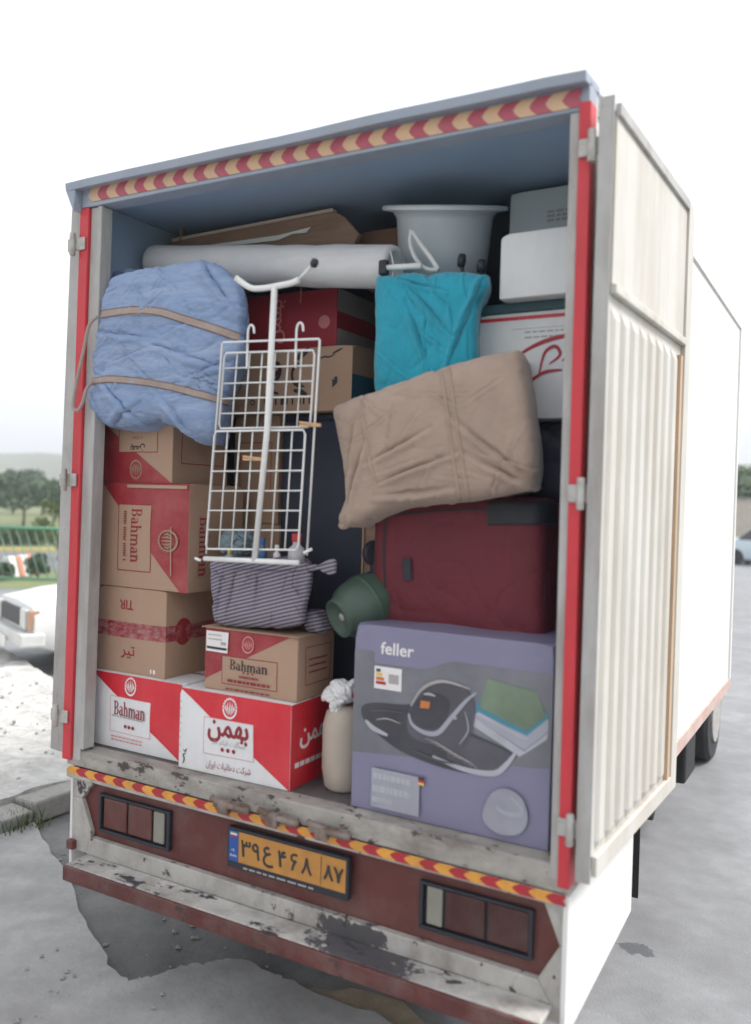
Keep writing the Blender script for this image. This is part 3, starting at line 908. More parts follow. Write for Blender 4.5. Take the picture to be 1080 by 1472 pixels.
# number plate
npl = MB().box(.858, 1.412, .0, .03, .640, .797).build('number_plate', BLKPL, T, bevel=.004)
pr_ = Print((.868, -.0005, .668), (1, 0, 0), (0, 0, 1), (0, -1, 0), w=.534, h=.118)
pr_.rect(0, .085, 0, 1, PBLUE); pr_.rect(.088, 1, 0, 1, AMBERP); pr_.layer()
pr_.rect(.012, .072, .80, .86, CHR); pr_.rect(.012, .072, .862, .92, WHITEP); pr_.rect(.012, .072, .922, .96, RAILG)
pr_.text('I.R.', .042, .36, .010, WHITEP); pr_.text('IRAN', .042, .18, .010, WHITEP, width=.030)
pr_.rect(.80, .805, .04, .96, BLACKP)
for t, cx, hh in (('\u06f3', .155, .062), ('\u06f9', .245, .060), ('\ufec9', .355, .075), ('\u06f4', .475, .060)):
    pr_.text(t, cx, .44 if t == '\ufec9' else .50, hh, BLACKP, dup=.0022)
def digit(pts, cx, h): pr_.stroke([(cx + a * h / .534, .5 + b * h / .118) for a, b in pts], .0095, BLACKP, taper=False)
digit([(.28, .48), (.02, .50), (-.18, .34), (-.10, .12), (.22, .10)], .575, .06)          # six
digit([(.16, .12), (.0, -.12), (-.10, -.50)], .575, .06)
for cx, h in ((.685, .06), (.865, .054)):                                                # eight
    digit([(-.34, -.5), (-.12, -.05), (-.02, .5)], cx, h); digit([(-.02, .5), (.1, -.05), (.34, -.5)], cx, h)
digit([(-.34, .5), (-.1, .05), (.0, -.5)], .945, .054); digit([(.0, -.5), (.1, .05), (.34, .5)], .945, .054)   # seven
pr_.build('plate_face', npl)
pr2 = Print((.94, -.0005, .646), (1, 0, 0), (0, 0, 1), (0, -1, 0), w=.34, h=.014)
pr2.lines(0, 1, .1, 1, GREYP, 1, .5, 4); pr2.build('plate_footer', npl)
# bumper step
MB().hexa([(.07, .012, .50), (2.16, .012, .50), (2.16, .044, .50), (.07, .044, .50), (.09, .012, .578), (2.118, .012, .566), (2.118, .044, .566), (.09, .044, .578)]).build('step_riser', BAND, T, bevel=.004)
stp = MB().box(.075, 2.17, -.105, .011, .485, .502).build('step', TREAD, T, bevel=.004)
MB().box(.075, 2.17, -.122, -.106, .438, .500).build('step_lip', mat('step lip maroon', (.10, .022, .02), .55, .2, 7, .15, 40, dirt=((.2, .15, .13), .6, 6, None), chips=((.05, .035, .03), .60, 9, (.8, 1, 1))), stp, bevel=.004)
# latches along the sill
for k, x in enumerate((.80, 1.03, 1.25)):
    lb = MB().box(x, x + .17, -.030, -.007, .868, .905).build('latch', RUSTM, T, bevel=.008)
    MB().tube([(x + .01, -.045, .912), (x + .08, -.052, .90), (x + .19, -.045, .895)], .012, 8).build('latch_bolt', RUSTM, lb, smooth=True)
    MB().box(x + .05, x + .10, -.062, -.031, .862, .915).build('latch_clamp', RUSTM, lb, bevel=.006)
# hinges
for s, x, zs in ((1, 2.222, (3.188, 2.123, 1.085)), (-1, -.058, (3.164, 2.136, 1.094))):
    for i, z in enumerate(zs):
        xx = x + (.012 * i - .0) * 0 + (0 if s > 0 else (z - 2.1) * .018)
        hb = MB().box(xx - .06 if s < 0 else xx - .045, xx + .045 if s < 0 else xx + .03, -.026, -.017, z - .028, z + .028)
        h0 = hb.build('hinge', STEEL, T, bevel=.004)
        MB().lathe([(.010, -.05), (.013, -.046), (.013, .046), (.010, .05)], (xx - (.02 if s < 0 else 0), -.033, z), (0, 0, 1), 12).build('hinge_pin', STEEL, h0, auto=40)
# right door, folded back along the side
def D(s, z, t): return (2.290 + .045 * s / 1.12 - t, -.03 + s, z)
def dbox(s0, s1, z0, z1, t0, t1, m=None):
    return [D(s0, z0, t1), D(s0, z0, t0), D(s1, z0, t0), D(s1, z0, t1), D(s0, z1, t1), D(s0, z1, t0), D(s1, z1, t0), D(s1, z1, t1)]
door = MB().hexa(dbox(0.02, 1.10, .95, 3.31, .018, .045)).build('rear_door', DOORW, T)
MB().hexa(dbox(0, .055, .93, 3.33, 0, .047)).build('door_stile', DOORW, door, bevel=.004)
MB().hexa(dbox(0, .004, .935, 3.325, .003, .046)).build('door_edge', POST, door, loc=None)
bpy.data.objects.remove(door.children[-1])
post_e = MB().hexa([(2.243, -.036, .932), (2.289, -.036, .932), (2.289, -.031, .932), (2.243, -.031, .932), (2.243, -.036, 3.328), (2.289, -.036, 3.328), (2.289, -.031, 3.328), (2.243, -.031, 3.328)]).build('door_edge_strip', POST, door)
MB().hexa(dbox(1.03, 1.12, .93, 3.33, 0, .047)).build('door_stile', DOORW, door, bevel=.004)
MB().hexa(dbox(.972, 1.008, .99, 2.70, .003, .0175)).build('rust_seam', RUSTB, door)
MB().hexa(dbox(.056, 1.029, .93, .995, 0, .0175)).build('door_rail', DOORW, door, bevel=.004)
MB().hexa(dbox(.056, 1.029, 2.745, 2.775, -.004, .0175)).build('door_rail', DOORW, door, bevel=.004)
MB().hexa(dbox(.056, 1.029, 3.29, 3.33, -.002, .0175)).build('door_rail', POST, door, bevel=.004)
MB().hexa(dbox(.056, 1.029, 2.776, 3.289, .010, .0175)).build('upper_door_panel', DOORW, door)
ns = 8
for k in range(ns):
    a = .075 + k * .112
    b = MB()
    w0, w1, h0 = .082, .050, .013
    zs = [(1.0, 0), (1.035, 1), (2.67, 1), (2.705, 0)]
    for z, up in zs:
        b.v += [Vector(D(a, z, .0175)), Vector(D(a + (w0 - w1) / 2, z, .0175 - h0 * up)), Vector(D(a + (w0 + w1) / 2, z, .0175 - h0 * up)), Vector(D(a + w0, z, .0175))]
    for i in range(3):
        for j in range(3): b.f.append([i * 4 + j, i * 4 + j + 1, i * 4 + 5 + j, i * 4 + 4 + j]); b.m.append(0)
    b.build('door_rib', DOORW, door, bevel=.004)
# left door, folded back
def ld(z): return -.108 + (z - .95) / 2.36 * .052
lb_, lr_, lu_, lv_ = P(72, 1076, .05), P(97, 1084, .05), P(103, 300, .05), P(119, 302, .05)
bk = Vector((-.06, 1.1, 0))
ldoor = MB().hexa([lb_, lr_, lr_ + bk, lb_ + bk, lu_, lv_, lv_ + bk, lu_ + bk]).build('rear_door', POST, T, bevel=.004)
lt = MB()
for k in range(5):
    v0 = 735 + k * 38
    e0 = lv_.lerp(lr_, (v0 - 302) / 782.0); e1 = lv_.lerp(lr_, (v0 + 34 - 302) / 782.0)
    lt.hexa([e1 + Vector((.001, .0, 0)), e1 + Vector((.012, .0, 0)), e1 + Vector((.012, .03, 0)), e1 + Vector((.001, .03, 0)), e0 + Vector((.001, .0, 0)), e0 + Vector((.012, .0, 0)), e0 + Vector((.012, .03, 0)), e0 + Vector((.001, .03, 0))], k % 2)
lt.build('chevron_tape', [CHY, CHR], ldoor)
# skirt, chassis, wheels
MB().hexa([(2.198, .0, .40), (2.216, .0, .40), (2.216, .88, .462), (2.198, .88, .462), (2.198, .0, .858), (2.216, .0, .858), (2.216, .88, .858), (2.198, .88, .858)]).build('skirt_panel', SIDEW, T, bevel=.004)
MB().hexa([(-.05, .02, .42), (-.035, .02, .42), (-.035, .88, .462), (-.05, .88, .462), (-.05, .02, .858), (-.035, .02, .858), (-.035, .88, .858), (-.05, .88, .858)]).build('skirt_panel', SIDEW, T, bevel=.004)
for x in (.62, 1.42): MB().box(x, x + .09, .08, 5.4, .60, .80).build('chassis_rail', DARK, T)
for y in (.4, 1.2, 2.0, 2.9): MB().box(-.02, 2.17, y, y + .08, .80, .868).build('cross_member', DARK, T)
MB().tube([(.15, 2.35, .39), (2.0, 2.35, .39)], .06, 12).build('axle', DARK, T, smooth=True)
MB().lathe([(.05, -.14), (.16, -.1), (.19, 0), (.16, .1), (.05, .14)], (1.07, 2.35, .39), (0, 1, 0), 20).build('differential', DARK, T, auto=40)
def wheel(xc, y, w, r=.39):
    wh = bpy.data.objects.new('wheel', None); COL.objects.link(wh); wh.parent = T
    MB().lathe([(r * .58, -w / 2), (r * .93, -w / 2), (r, -w * .36), (r, w * .36), (r * .93, w / 2), (r * .58, w / 2)], (xc, y, r), (1, 0, 0), 32).build('tyre', RUBBER, wh, auto=40)
    MB().lathe([(.06, .02), (.10, .03), (.17, -.03), (r * .57, -.02), (r * .58, .06)], (xc + (w * .3 if xc > 1 else -w * .3), y, r), (1 if xc > 1 else -1, 0, 0), 24).build('rim', STEEL, wh, auto=40)
for xc in (.32, .52, 1.54, 1.74): wheel(xc, 2.35, .19)
for xc in (.28, 1.84): wheel(xc, 5.0, .22)
for x in (.09, 1.60): MB().box(x, x + .455, 1.76, 1.772, .13, .62).build('mud_flap', DARK, T)
MB().box(1.62, 2.06, 3.0, 3.35, .36, .78).build('battery_box', DARK, T, bevel=.02)
lp = MB().box(2.10, 2.16, 1.15, 1.23, .74, .80).build('side_lamp', LENSD, T, bevel=.01)
MB().tube([(2.06, 1.19, .86), (2.12, 1.19, .82), (2.13, 1.19, .77)], .012, 8).build('lamp_bracket', STEEL, T, smooth=True)
# cab
CABW = SIDEW
cb = MB()
cs = [(3.95, .55, 2.45), (5.1, .55, 2.50), (5.55, .5, 1.55), (5.68, .45, 1.35)]
for y, z0, z1 in cs: cb.v += [Vector(p) for p in ((.20, y, z0), (1.90, y, z0), (1.92, y, z0 + .6), (1.86, y, z1), (.24, y, z1), (.18, y, z0 + .6))]
for i in range(3):
    for k in range(6): cb.f.append([i * 6 + k, i * 6 + (k + 1) % 6, i * 6 + 6 + (k + 1) % 6, i * 6 + 6 + k]); cb.m.append(0)
cb.f += [list(range(6)), [18 + k for k in range(6)]]; cb.m += [0, 0]
cabo = cb.build('cab', CABW, T, bevel=.03)
for s, x in ((1, 1.905), (-1, .175)):
    MB().box(x, x + .02, 4.2, 5.0, 1.5, 2.2).build('window', GLASS, cabo, bevel=.01)
MB().hexa([(.3, 5.14, 2.40), (1.8, 5.14, 2.40), (1.84, 5.57, 1.60), (.26, 5.57, 1.60), (.3, 5.17, 2.42), (1.8, 5.17, 2.42), (1.84, 5.60, 1.62), (.26, 5.60, 1.62)]).build('windscreen', GLASS, cabo)

# ------------------------------------------------------------------ cargo builders
def carton(label, x0, x1, y0, depth, z0, z1, m, yaw=0, bulge=.005, group='cardboard cartons in the truck', name='carton', cat='carton', tape=TAPE, seam=True, seed=0):
    w, h, d = x1 - x0, z1 - z0, depth
    t = thing(name, label, cat, ((x0 + x1) / 2, y0, z0), group)
    def bf(p, N):
        a, b, c = p.x / (w / 2), (p.y - d / 2) / (d / 2), (p.z - h / 2) / (h / 2)
        q = (b, c) if abs(N.x) > .5 else (a, c) if abs(N.y) > .5 else (a, b)
        wnd = max(0, 1 - q[0] ** 2) * max(0, 1 - q[1] ** 2)
        return wnd * (bulge + .010 * noise.noise(Vector((p.x * 5 + seed * 3.1, p.y * 5, p.z * 5 + seed))))
    b = MB()
    n = 12
    for N, O, U, V, uu, vv in (((0, -1, 0), (-w / 2, 0, 0), (1, 0, 0), (0, 0, 1), w, h), ((0, 1, 0), (-w / 2, d, 0), (1, 0, 0), (0, 0, 1), w, h),
                               ((1, 0, 0), (w / 2, 0, 0), (0, 1, 0), (0, 0, 1), d, h), ((-1, 0, 0), (-w / 2, 0, 0), (0, 1, 0), (0, 0, 1), d, h),
                               ((0, 0, 1), (-w / 2, 0, h), (1, 0, 0), (0, 1, 0), w, d), ((0, 0, -1), (-w / 2, 0, 0), (1, 0, 0), (0, 1, 0), w, d)):
        N, O, U, V = map(Vector, (N, O, U, V))
        s = len(b.v)
        for j in range(n + 1):
            for i in range(n + 1):
                p = O + U * (uu * i / n) + V * (vv * j / n)
                dd = bf(p, N) if N.z > -.5 else 0
                b.v.append(p + N * dd)
        for j in range(n):
            for i in range(n):
                k = s + j * (n + 1) + i
                b.f.append([k, k + 1, k + n + 2, k + n + 1]); b.m.append(0)
    me_o = b.build('carton_shell', m, t, local=True)
    bm = bmesh.new(); bm.from_mesh(me_o.data)
    bmesh.ops.remove_doubles(bm, verts=bm.verts, dist=.0002)
    bmesh.ops.recalc_face_normals(bm, faces=bm.faces)
    rgc = random.Random(seed + 5)
    # softened, slightly crushed corners
    for v in bm.verts:
        ex = sum((abs(abs(v.co.x) - w / 2) < .002, abs(abs(v.co.y - d / 2) - d / 2) < .002, abs(abs(v.co.z - h / 2) - h / 2) < .002))
        if ex >= 3 and v.co.z > h * .5:
            v.co += Vector((-math.copysign(.006, v.co.x), math.copysign(.004, d / 2 - v.co.y), -.007)) * rgc.uniform(.3, 1.3)
    bm.to_mesh(me_o.data); bm.free()
    bv = me_o.modifiers.new('bevel', 'BEVEL'); bv.width = .0035; bv.segments = 2; bv.limit_method = 'ANGLE'; bv.angle_limit = R_(45)
    t.rotation_euler.z = R_(yaw)
    faces = {'front': lambda: Print((-w / 2, 0, 0), (1, 0, 0), (0, 0, 1), (0, -1, 0), bf, w, h),
             'right': lambda: Print((w / 2, 0, 0), (0, 1, 0), (0, 0, 1), (1, 0, 0), bf, d, h),
             'top': lambda: Print((-w / 2, 0, h), (1, 0, 0), (0, 1, 0), (0, 0, 1), bf, w, d)}
    if seam:
        q = faces['top'](); q.rect(.002, .998, .47, .53, tape); q.build('tape', t)
        me_o['seam'] = 1
    return t, faces

def inflate(outline, yc, half, name, m, parent, e=.55, rings=30, per=10, wr=((.012, 5, (1, 1, 1)),), closed_smooth=True, folds=(), flat_back=1.0, taper=0.0, creases=None):
    """stuffed shape: front outline in (x, z) metres, boxy section of half depth"""
    ol = catmull([Vector((a, b)) for a, b in outline], per, True) if closed_smooth else [Vector(p) for p in outline]
    n = len(ol)
    c = sum(ol, Vector((0, 0))) / n
    bm = bmesh.new()
    grid = []
    for j in range(1, rings):
        ph = -PI / 2 + PI * j / rings
        s = max(math.cos(ph), 0) ** e
        d = math.copysign(abs(math.sin(ph)) ** e, math.sin(ph)) * half * (flat_back if ph > 0 else 1)
        grid.append([bm.verts.new((c.x + (p.x - c.x) * s, yc + d, c.y + (p.y - c.y) * s)) for p in ol])
    f0 = bm.verts.new((c.x, yc - half * 1.0, c.y)); f1 = bm.verts.new((c.x, yc + half * flat_back, c.y))
    for j in range(len(grid) - 1):
        for i in range(n):
            bm.faces.new((grid[j][i], grid[j][(i + 1) % n], grid[j + 1][(i + 1) % n], grid[j + 1][i]))
    for i in range(n):
        bm.faces.new((f0, grid[0][(i + 1) % n], grid[0][i]))
        bm.faces.new((f1, grid[-1][i], grid[-1][(i + 1) % n]))
    if taper:
        x0, x1 = min(p.x for p in ol), max(p.x for p in ol)
        yf = yc - half * .85
        kx = taper * (x1 - CAM.x) / (yf - CAM.y)
        for v in bm.verts:
            w = max(0, min(1, ((v.co.x - x0) / (x1 - x0) - .35) / .65)); w = w * w * (3 - 2 * w)
            if v.co.y > yf: v.co.x += kx * (v.co.y - yf) * w
    bmesh.ops.recalc_face_normals(bm, faces=bm.faces)
    # even skin without a pole: voxel remesh
    size = max(max(p.x for p in ol) - min(p.x for p in ol), max(p.y for p in ol) - min(p.y for p in ol))
    me0 = bpy.data.meshes.new('skin'); bm.to_mesh(me0); bm.free()
    o0 = bpy.data.objects.new('skin', me0); COL.objects.link(o0)
    rm = o0.modifiers.new('r', 'REMESH'); rm.mode = 'VOXEL'; rm.voxel_size = max(.003, size / 150)
    sm_ = o0.modifiers.new('s', 'SMOOTH'); sm_.factor = .5; sm_.iterations = 4
    dg = bpy.context.evaluated_depsgraph_get()
    me1 = bpy.data.meshes.new_from_object(o0.evaluated_get(dg), depsgraph=dg)
    bpy.data.objects.remove(o0); bpy.data.meshes.remove(me0)
    bm = bmesh.new(); bm.from_mesh(me1); bpy.data.meshes.remove(me1)
    rgf = random.Random(int(c.x * 1000) % 997)
    folds = list(folds)
    if creases:                                      # many short pulled creases, mostly along one direction
        cnt, ang, spread = creases
        w_, h_ = max(p.x for p in ol) - min(p.x for p in ol), max(p.y for p in ol) - min(p.y for p in ol)
        for _ in range(cnt):
            px_, pz_ = c.x + rgf.uniform(-.46, .46) * w_, c.y + rgf.uniform(-.46, .46) * h_
            an = R_(ang + rgf.gauss(0, spread)); ln = rgf.uniform(.05, .16) * max(w_, h_)
            folds.append(((px_ - math.cos(an) * ln, pz_ - math.sin(an) * ln), (px_ + math.cos(an) * ln, pz_ + math.sin(an) * ln), rgf.uniform(.003, .008), rgf.uniform(.005, .010)))
    if folds:
        bm.normal_update()
        for fa, fb, dep, wid in folds:                 # pulled creases between two (x, z) points on the front
            fa, fb = Vector(fa), Vector(fb); ab = fb - fa; L2 = ab.length_squared
            for v in bm.verts:
                if v.normal.y > .2: continue
                q = Vector((v.co.x, v.co.z)) - fa
                t = max(0, min(1, q.dot(ab) / L2))
                wob = .25 * wid * noise.noise(Vector((t * 6, fa.x * 9, fb.y * 7)))
                dd = (q - ab * t).length
                sd_ = (q.x * ab.y - q.y * ab.x) / ab.length + wob
                pr = math.sin(PI * min(1, max(0, t * .9 + .05))) ** .6
                if dd < wid * 4: v.co += v.normal * dep * pr * (math.exp(-((sd_ - wid * .9) / wid) ** 2) - 1.2 * math.exp(-(sd_ / (wid * .55)) ** 2))
    for k, (amp, sc, st) in enumerate(wr):
        bm.normal_update()
        mv = []
        for v in bm.verts:
            q = Vector((v.co.x * st[0], v.co.y * st[1], v.co.z * st[2])) * sc + Vector((k * 7.7, c.x * 13, c.y * 5))
            w_ = Vector((noise.noise(q * .8), noise.noise(q * .8 + Vector((5, 1, 2))), noise.noise(q * .8 + Vector((2, 9, 4))))) * .6
            r = abs(noise.noise(q + w_)); r2 = abs(noise.noise(q * 1.7 + w_ + Vector((3, 3, 3))))
            # sharp creases with soft cushions between them
            r = 1 - 2.2 * (math.exp(-r * 9) * .6 + math.exp(-r2 * 11) * .4)
            mv.append(v.normal * amp * (r * .7 + noise.noise(q * .5) * .6))
        for v, dlt in zip(bm.verts, mv): v.co += dlt
    off = origin(parent) if parent else Vector((0, 0, 0))
    bvh = BVHTree.FromBMesh(bm)
    for v in bm.verts: v.co -= off
    me = bpy.data.meshes.new(name); bm.to_mesh(me); bm.free()
    for p in me.polygons: p.use_smooth = True
    me.materials.append(m)
    o = bpy.data.objects.new(name, me); COL.objects.link(o); o.parent = parent
    return o, bvh

def strip_on(bvh, pts, width, name, m, parent, off=.003, edge=None):
    """band lying on the visible skin of a soft thing, through the given photo pixels"""
    pl = catmull([Vector(p) for p in pts], 10, False)
    hits = []
    for p in pl:
        d = (RIGHT * ((p.x - 540) / FPX) + DOWN * ((p.y - 736) / FPX) + FWD).normalized()
        h = bvh.ray_cast(CAM, d)
        if h[0] is not None: hits.append((h[0], h[1] if h[1].dot(d) < 0 else -h[1]))
    n = len(hits)
    if n < 3: return None
    nr_ = []
    ps = []
    for i in range(n):
        r = range(max(0, i - 4), min(n, i + 5))
        nn = sum((hits[j][1] for j in r), Vector()).normalized(); nr_.append(nn)
    for i in range(n):
        r = range(max(0, i - 2), min(n, i + 3))
        ps.append(sum((hits[j][0] for j in r), Vector()) / len(r) * .6 + hits[i][0] * .4)
    b = MB()
    for layer in (0, 1):
        for i in range(n):
            t = (ps[min(i + 1, n - 1)] - ps[max(i - 1, 0)]).normalized()
            sd = nr_[i].cross(t).normalized()
            for k in (-1, -.72, 0, .72, 1):
                q = ps[i] + sd * width / 2 * k
                h = bvh.find_nearest(q)
                lift = (h[0] - q).dot(nr_[i]) if h[0] is not None else 0
                b.v.append(q + nr_[i] * (max(min(lift, .012), -.006) + (off if layer == 0 else -.004)))
    for i in range(n - 1):
        for k in range(4):
            a = i * 5 + k
            b.f.append([a, a + 1, a + 6, a + 5]); b.m.append(1 if edge and k in (0, 3) else 0)
        for k in (0, 4):
            a = i * 5 + k
            b.f.append([a, a + 5, a + 5 + n * 5, a + n * 5]); b.m.append(0)
    return b.build(name, [m, edge] if edge else m, parent, smooth=True)

def px(y, *uv):
    """(x, z) of photo pixels on the plane y, or with y = (left, right) on a depth that goes from one to the other"""
    if isinstance(y, tuple):
        a, b = min(p[0] for p in uv), max(p[0] for p in uv)
        def yy(u):
            t = max(0, (u - a) / (b - a) - .45) / .55; t = t * t * (3 - 2 * t)
            return y[0] + (y[1] - y[0]) * t
        return [(P(u, v, yy(u)).x, P(u, v, yy(u)).z) for u, v in uv]
    return [(P(u, v, y).x, P(u, v, y).z) for u, v in uv]

# ------------------------------------------------------------------ cargo: cartons
FZ = .959
# bottom left white and red carton, Latin lettering
t, f = carton('white and red carton with Latin lettering on the truck floor at the left corner', -.018, .516, .10, .40, FZ, 1.288, WHITEC, seed=1)
q = f['front']()
q.rel([(0, 1), (1, 1), (1, 0)], REDP); q.layer()
q.rect(.225, .685, .22, .70, WHITEC); q.layer()
q.frame(.225, .685, .22, .70, .0022, PINKP)
q.emblem(.455, .86, .082, WHITEP)
q.serif('Bahman', .455, .545, .062, DREDT, width=.20)
q.lines(.25, .66, .43, 1, GREYP, .03, .016, 2)
for k in (-1, 0, 1): q.disc(.455 + k * .045, .32, .008, DREDT)
q.lines(.25, .62, .155, 2, PINKP, .045, .016, 3)
q.build('printed_front', t)
# bottom middle carton, Persian lettering, red side
t, f = carton('white carton with big red Persian lettering and a bright red side', .548, 1.098, .06, .31, FZ, 1.291, WHITEC, yaw=1.5, seed=2)
q = f['front']()
q.rel([(0, 1), (1, 1), (1, 0)], REDP); q.layer()
q.rect(.245, .69, .25, .70, WHITEC); q.layer()
q.frame(.245, .69, .25, .70, .0022, PINKP)
q.emblem(.475, .845, .085, WHITEP)
q.text(shape('بهمن'), .465, .545, .085, DREDT, width=.195, dup=.0032)
q.text(shape('سیگارت فیلتر دار'), .47, .415, .030, GREYP, width=.16)
for k in (-1, 0, 1): q.disc(.465 + k * .05, .33, .0085, DREDT)
q.text(shape('شرکت دخانیات ایران'), .47, .12, .036, DREDT, width=.22)
q.stroke([(.045, .06), (.06, .12), (.05, .17), (.075, .20)], .006, BLACKP)
q.stroke([(.05, .24), (.07, .22), (.085, .26)], .005, BLACKP)
for k in range(8): q.disc(.018, .2 + k * .09, .003, GREYP)
q.build('printed_front', t)
q = f['right']()
q.rect(.005, .995, .005, .995, REDP); q.layer()
q.text(shape('بهمن'), .52, .56, .075, WHITEP, width=.20, dup=.0026)
q.lines(.1, .95, .24, 1, WHITEP, .05, .06, 5); q.frame(.12, .9, .34, .8, .0018, DRED)
q.build('printed_side', t)
# brown carton with upside down lettering above the first one
t, f = carton('brown carton with dark red tape and upside down Latin letters', -.018, .392, .125, .36, 1.289, 1.668, KRAFT, seed=3, bulge=.007)
q = f['front']()
q.rect(0, 1, .42, .60, WHITETAPE)
q.text('TIR', .44, .80, .040, DREDT, rot=180, width=.085, dup=.001)
q.text(shape('تیر'), .48, .25, .055, DREDT, width=.085, dup=.001)
q.rect(.80, .82, .04, .09, WHITEP); q.rect(.84, .87, .04, .09, WHITEP)
q.build('printed_front', t)
q = f['right'](); q.rect(0, 1, .42, .60, WHITETAPE); q.disc(.28, .52, .05, DREDT, ry=.06); q.build('printed_side', t)
# large brown/red carton on its side
t, f = carton('large brown and dull red carton with lettering turned sideways', -.018, .512, .12, .36, 1.670, 2.130, KRAFT, seed=4, bulge=.008)
q = f['front']()
q.rel([(.03, 1), (1, 1), (1, .0), (.92, 0)], DRED); q.layer()
q.rect(.235, .61, .16, .80, KRAFT); q.layer()
q.frame(.235, .61, .16, .80, .004, DREDT)
q.serif('Bahman', .445, .50, .062, DREDT, rot=-90, width=.24)
q.lines(.30, .33, .70, 1, DREDT, .03, .002, 2)
for k in range(22): q.rect(.305, .335, .72 - k * .022, .732 - k * .022, DREDT) if k % 7 != 6 else None
q.emblem(.80, .47, .115, KRAFTD, rot=90)
q.rect(.33, .98, .955, .985, TAPE); q.rect(.83, .84, .15, .6, TAPE)
q.build('printed_front', t)
q = f['right'](); q.serif('Bahman', .25, .42, .065, DREDT, rot=-90, width=.26); q.build('printed_side', t)
# upside down brown/red carton under the bundle
t, f = carton('brown and dull red carton lying upside down under the blue bundle', -.018, .404, .13, .36, 2.132, 2.42, KRAFT, seed=5, yaw=-1)
q = f['front']()
q.rel([(0, 0), (1, 0), (.0, .92)], DRED); q.layer()
q.rect(.24, .80, .46, .86, KRAFT); q.layer()
q.frame(.24, .80, .46, .86, .0035, DREDT)
q.text(shape('بهمن'), .52, .54, .030, BLACKP, rot=180, width=.088, dup=.0008)
q.text(shape('سیگارت فیلتر دار'), .52, .78, .02, DREDT, rot=180, width=.11)
q.text(shape('شرکت'), .52, .68, .02, DREDT, rot=180, width=.06)
q.text(shape('شرکت دخانیات ایران'), .52, .92, .022, DREDT, rot=180, width=.13)
q.emblem(.50, .20, .088, KRAFTD, rot=180)
q.build('printed_front', t)
q = f['right'](); q.frame(.15, .9, .3, .8, .004, DREDT); q.build('printed_side', t)
# smaller brown carton with the paper label
t, f = carton('smaller brown and red carton with a white paper sticker, striped bundle on it', .640, 1.095, .10, .27, 1.293, 1.545, KRAFT, seed=6, yaw=1)
q = f['front']()
q.rel([(0, 1), (.93, 1), (.0, .15)], DRED); q.layer()
q.rect(.20, .80, .12, .58, KRAFT); q.layer()
q.frame(.20, .80, .12, .58, .003, DREDT)
q.serif('Bahman', .50, .45, .042, BLACKP, width=.19)
for k in (-1, 0, 1): q.disc(.50 + k * .05, .345, .0045, DREDT)
q.lines(.40, .62, .255, 1, DREDT, .05, .035, 3); q.lines(.27, .74, .165, 1, DREDT, .05, .045, 8)
q.lines(.25, .75, .04, 1, DREDT, .05, .025, 9)
q.emblem(.49, .80, .07, PINKP)
q.rect(.02, .27, .62, .95, WHITEP); q.layer(); q.lines(.04, .2, .88, 2, GREYP, .07, .02, 7); q.rect(.03, .26, .66, .70, BLACKP); q.rect(.19, .25, .74, .79, GREYP)
q.build('printed_front', t)
q = f['right'](); q.frame(.2, .88, .22, .82, .0035, DREDT); q.lines(.3, .8, .6, 3, DREDT, .1, .03, 4); q.build('printed_side', t)
MB().box(-.24, .24, -.012, .26, .2525, .2555).build('lid_flap', KRAFT, t, local=True)
# brown carton with black printing behind the rack
t, f = carton('brown carton with big black symbols behind the wire rack', .345, 1.062, .50, .34, 2.466, 2.748, KRAFT, seed=7, yaw=0)
q = f['front']()
q.text('9', .44, .62, .115, BLACKP, width=.075, thick=.02); q.text('C', .60, .58, .105, BLACKP, width=.06, thick=.02)
q.stroke([(.60, .83), (.64, .90), (.69, .98)], .03, BLACKP); q.stroke([(.58, .34), (.63, .32), (.68, .27)], .022, BLACKP); q.stroke([(.60, .40), (.66, .40)], .01, BLACKP)
q.stroke([(.41, .38), (.44, .32), (.47, .30)], .012, BLACKP)
q.rect(.06, .16, .38, .60, mat('blue black print', (.06, .09, .13), .6)); q.rect(.18, .24, .38, .60, GREYP)
q.text('O', .27, .17, .026, BLACKP, thick=.012)
for k in range(9): q.rect(.36 + k * .042, .36 + k * .042 + (.012 if k % 3 else .026), .12, .22, BLACKP)
q.stroke([(.76, .80), (.80, .84), (.84, .83), (.88, .87)], .006, BLACKP); q.stroke([(.86, .88), (.93, .95)], .007, BLACKP)
q.rect(.88, .90, .42, .52, BLACKP); q.poly([(.62, .10), (.645, .12), (.62, .14)], BLACKP)
q.build('printed_front', t)
q = f['right'](); q.rect(0, 1, .18, .56, mat('teal blue print', (.02, .10, .16), .5)); q.build('printed_side', t)
# red carton above it
t, f = carton('red carton under the white roll with pale sideways lettering', .40, .926, .58, .36, 2.751, 3.022, REDP if False else mat('red carton print', (.36, .028, .045), .55, .1, 4), seed=8, yaw=0)
q = f['front']()
q.text(shape('بهمن'), .41, .52, .075, PINKP, rot=90, width=.20, dup=.0015)
q.lines(.62, .64, .8, 1, PINKP, .02, .5, 3); q.disc(.88, .45, .03, PINKP)
q.build('printed_front', t)
q = f['right'](); q.rect(.01, .99, .62, .99, GREYP); q.rect(.01, .99, .01, .34, GREYP); q.build('printed_side', t)
# small brown carton behind the roll
t, f = carton('small brown carton behind the right end of the white roll', 1.0, 1.27, .62, .25, 3.03, 3.262, mat('deep reddish brown carton', (.26, .14, .10), .8, .1), seed=9)  # one even red-brown, darker than the kraft cartons
# dark stack behind the rack
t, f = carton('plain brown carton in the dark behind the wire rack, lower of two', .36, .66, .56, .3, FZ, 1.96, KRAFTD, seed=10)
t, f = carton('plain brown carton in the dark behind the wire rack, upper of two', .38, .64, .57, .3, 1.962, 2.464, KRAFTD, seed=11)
q = f['front'](); q.frame(.15, .85, .3, .75, .004, DREDT); q.build('printed_front', t)
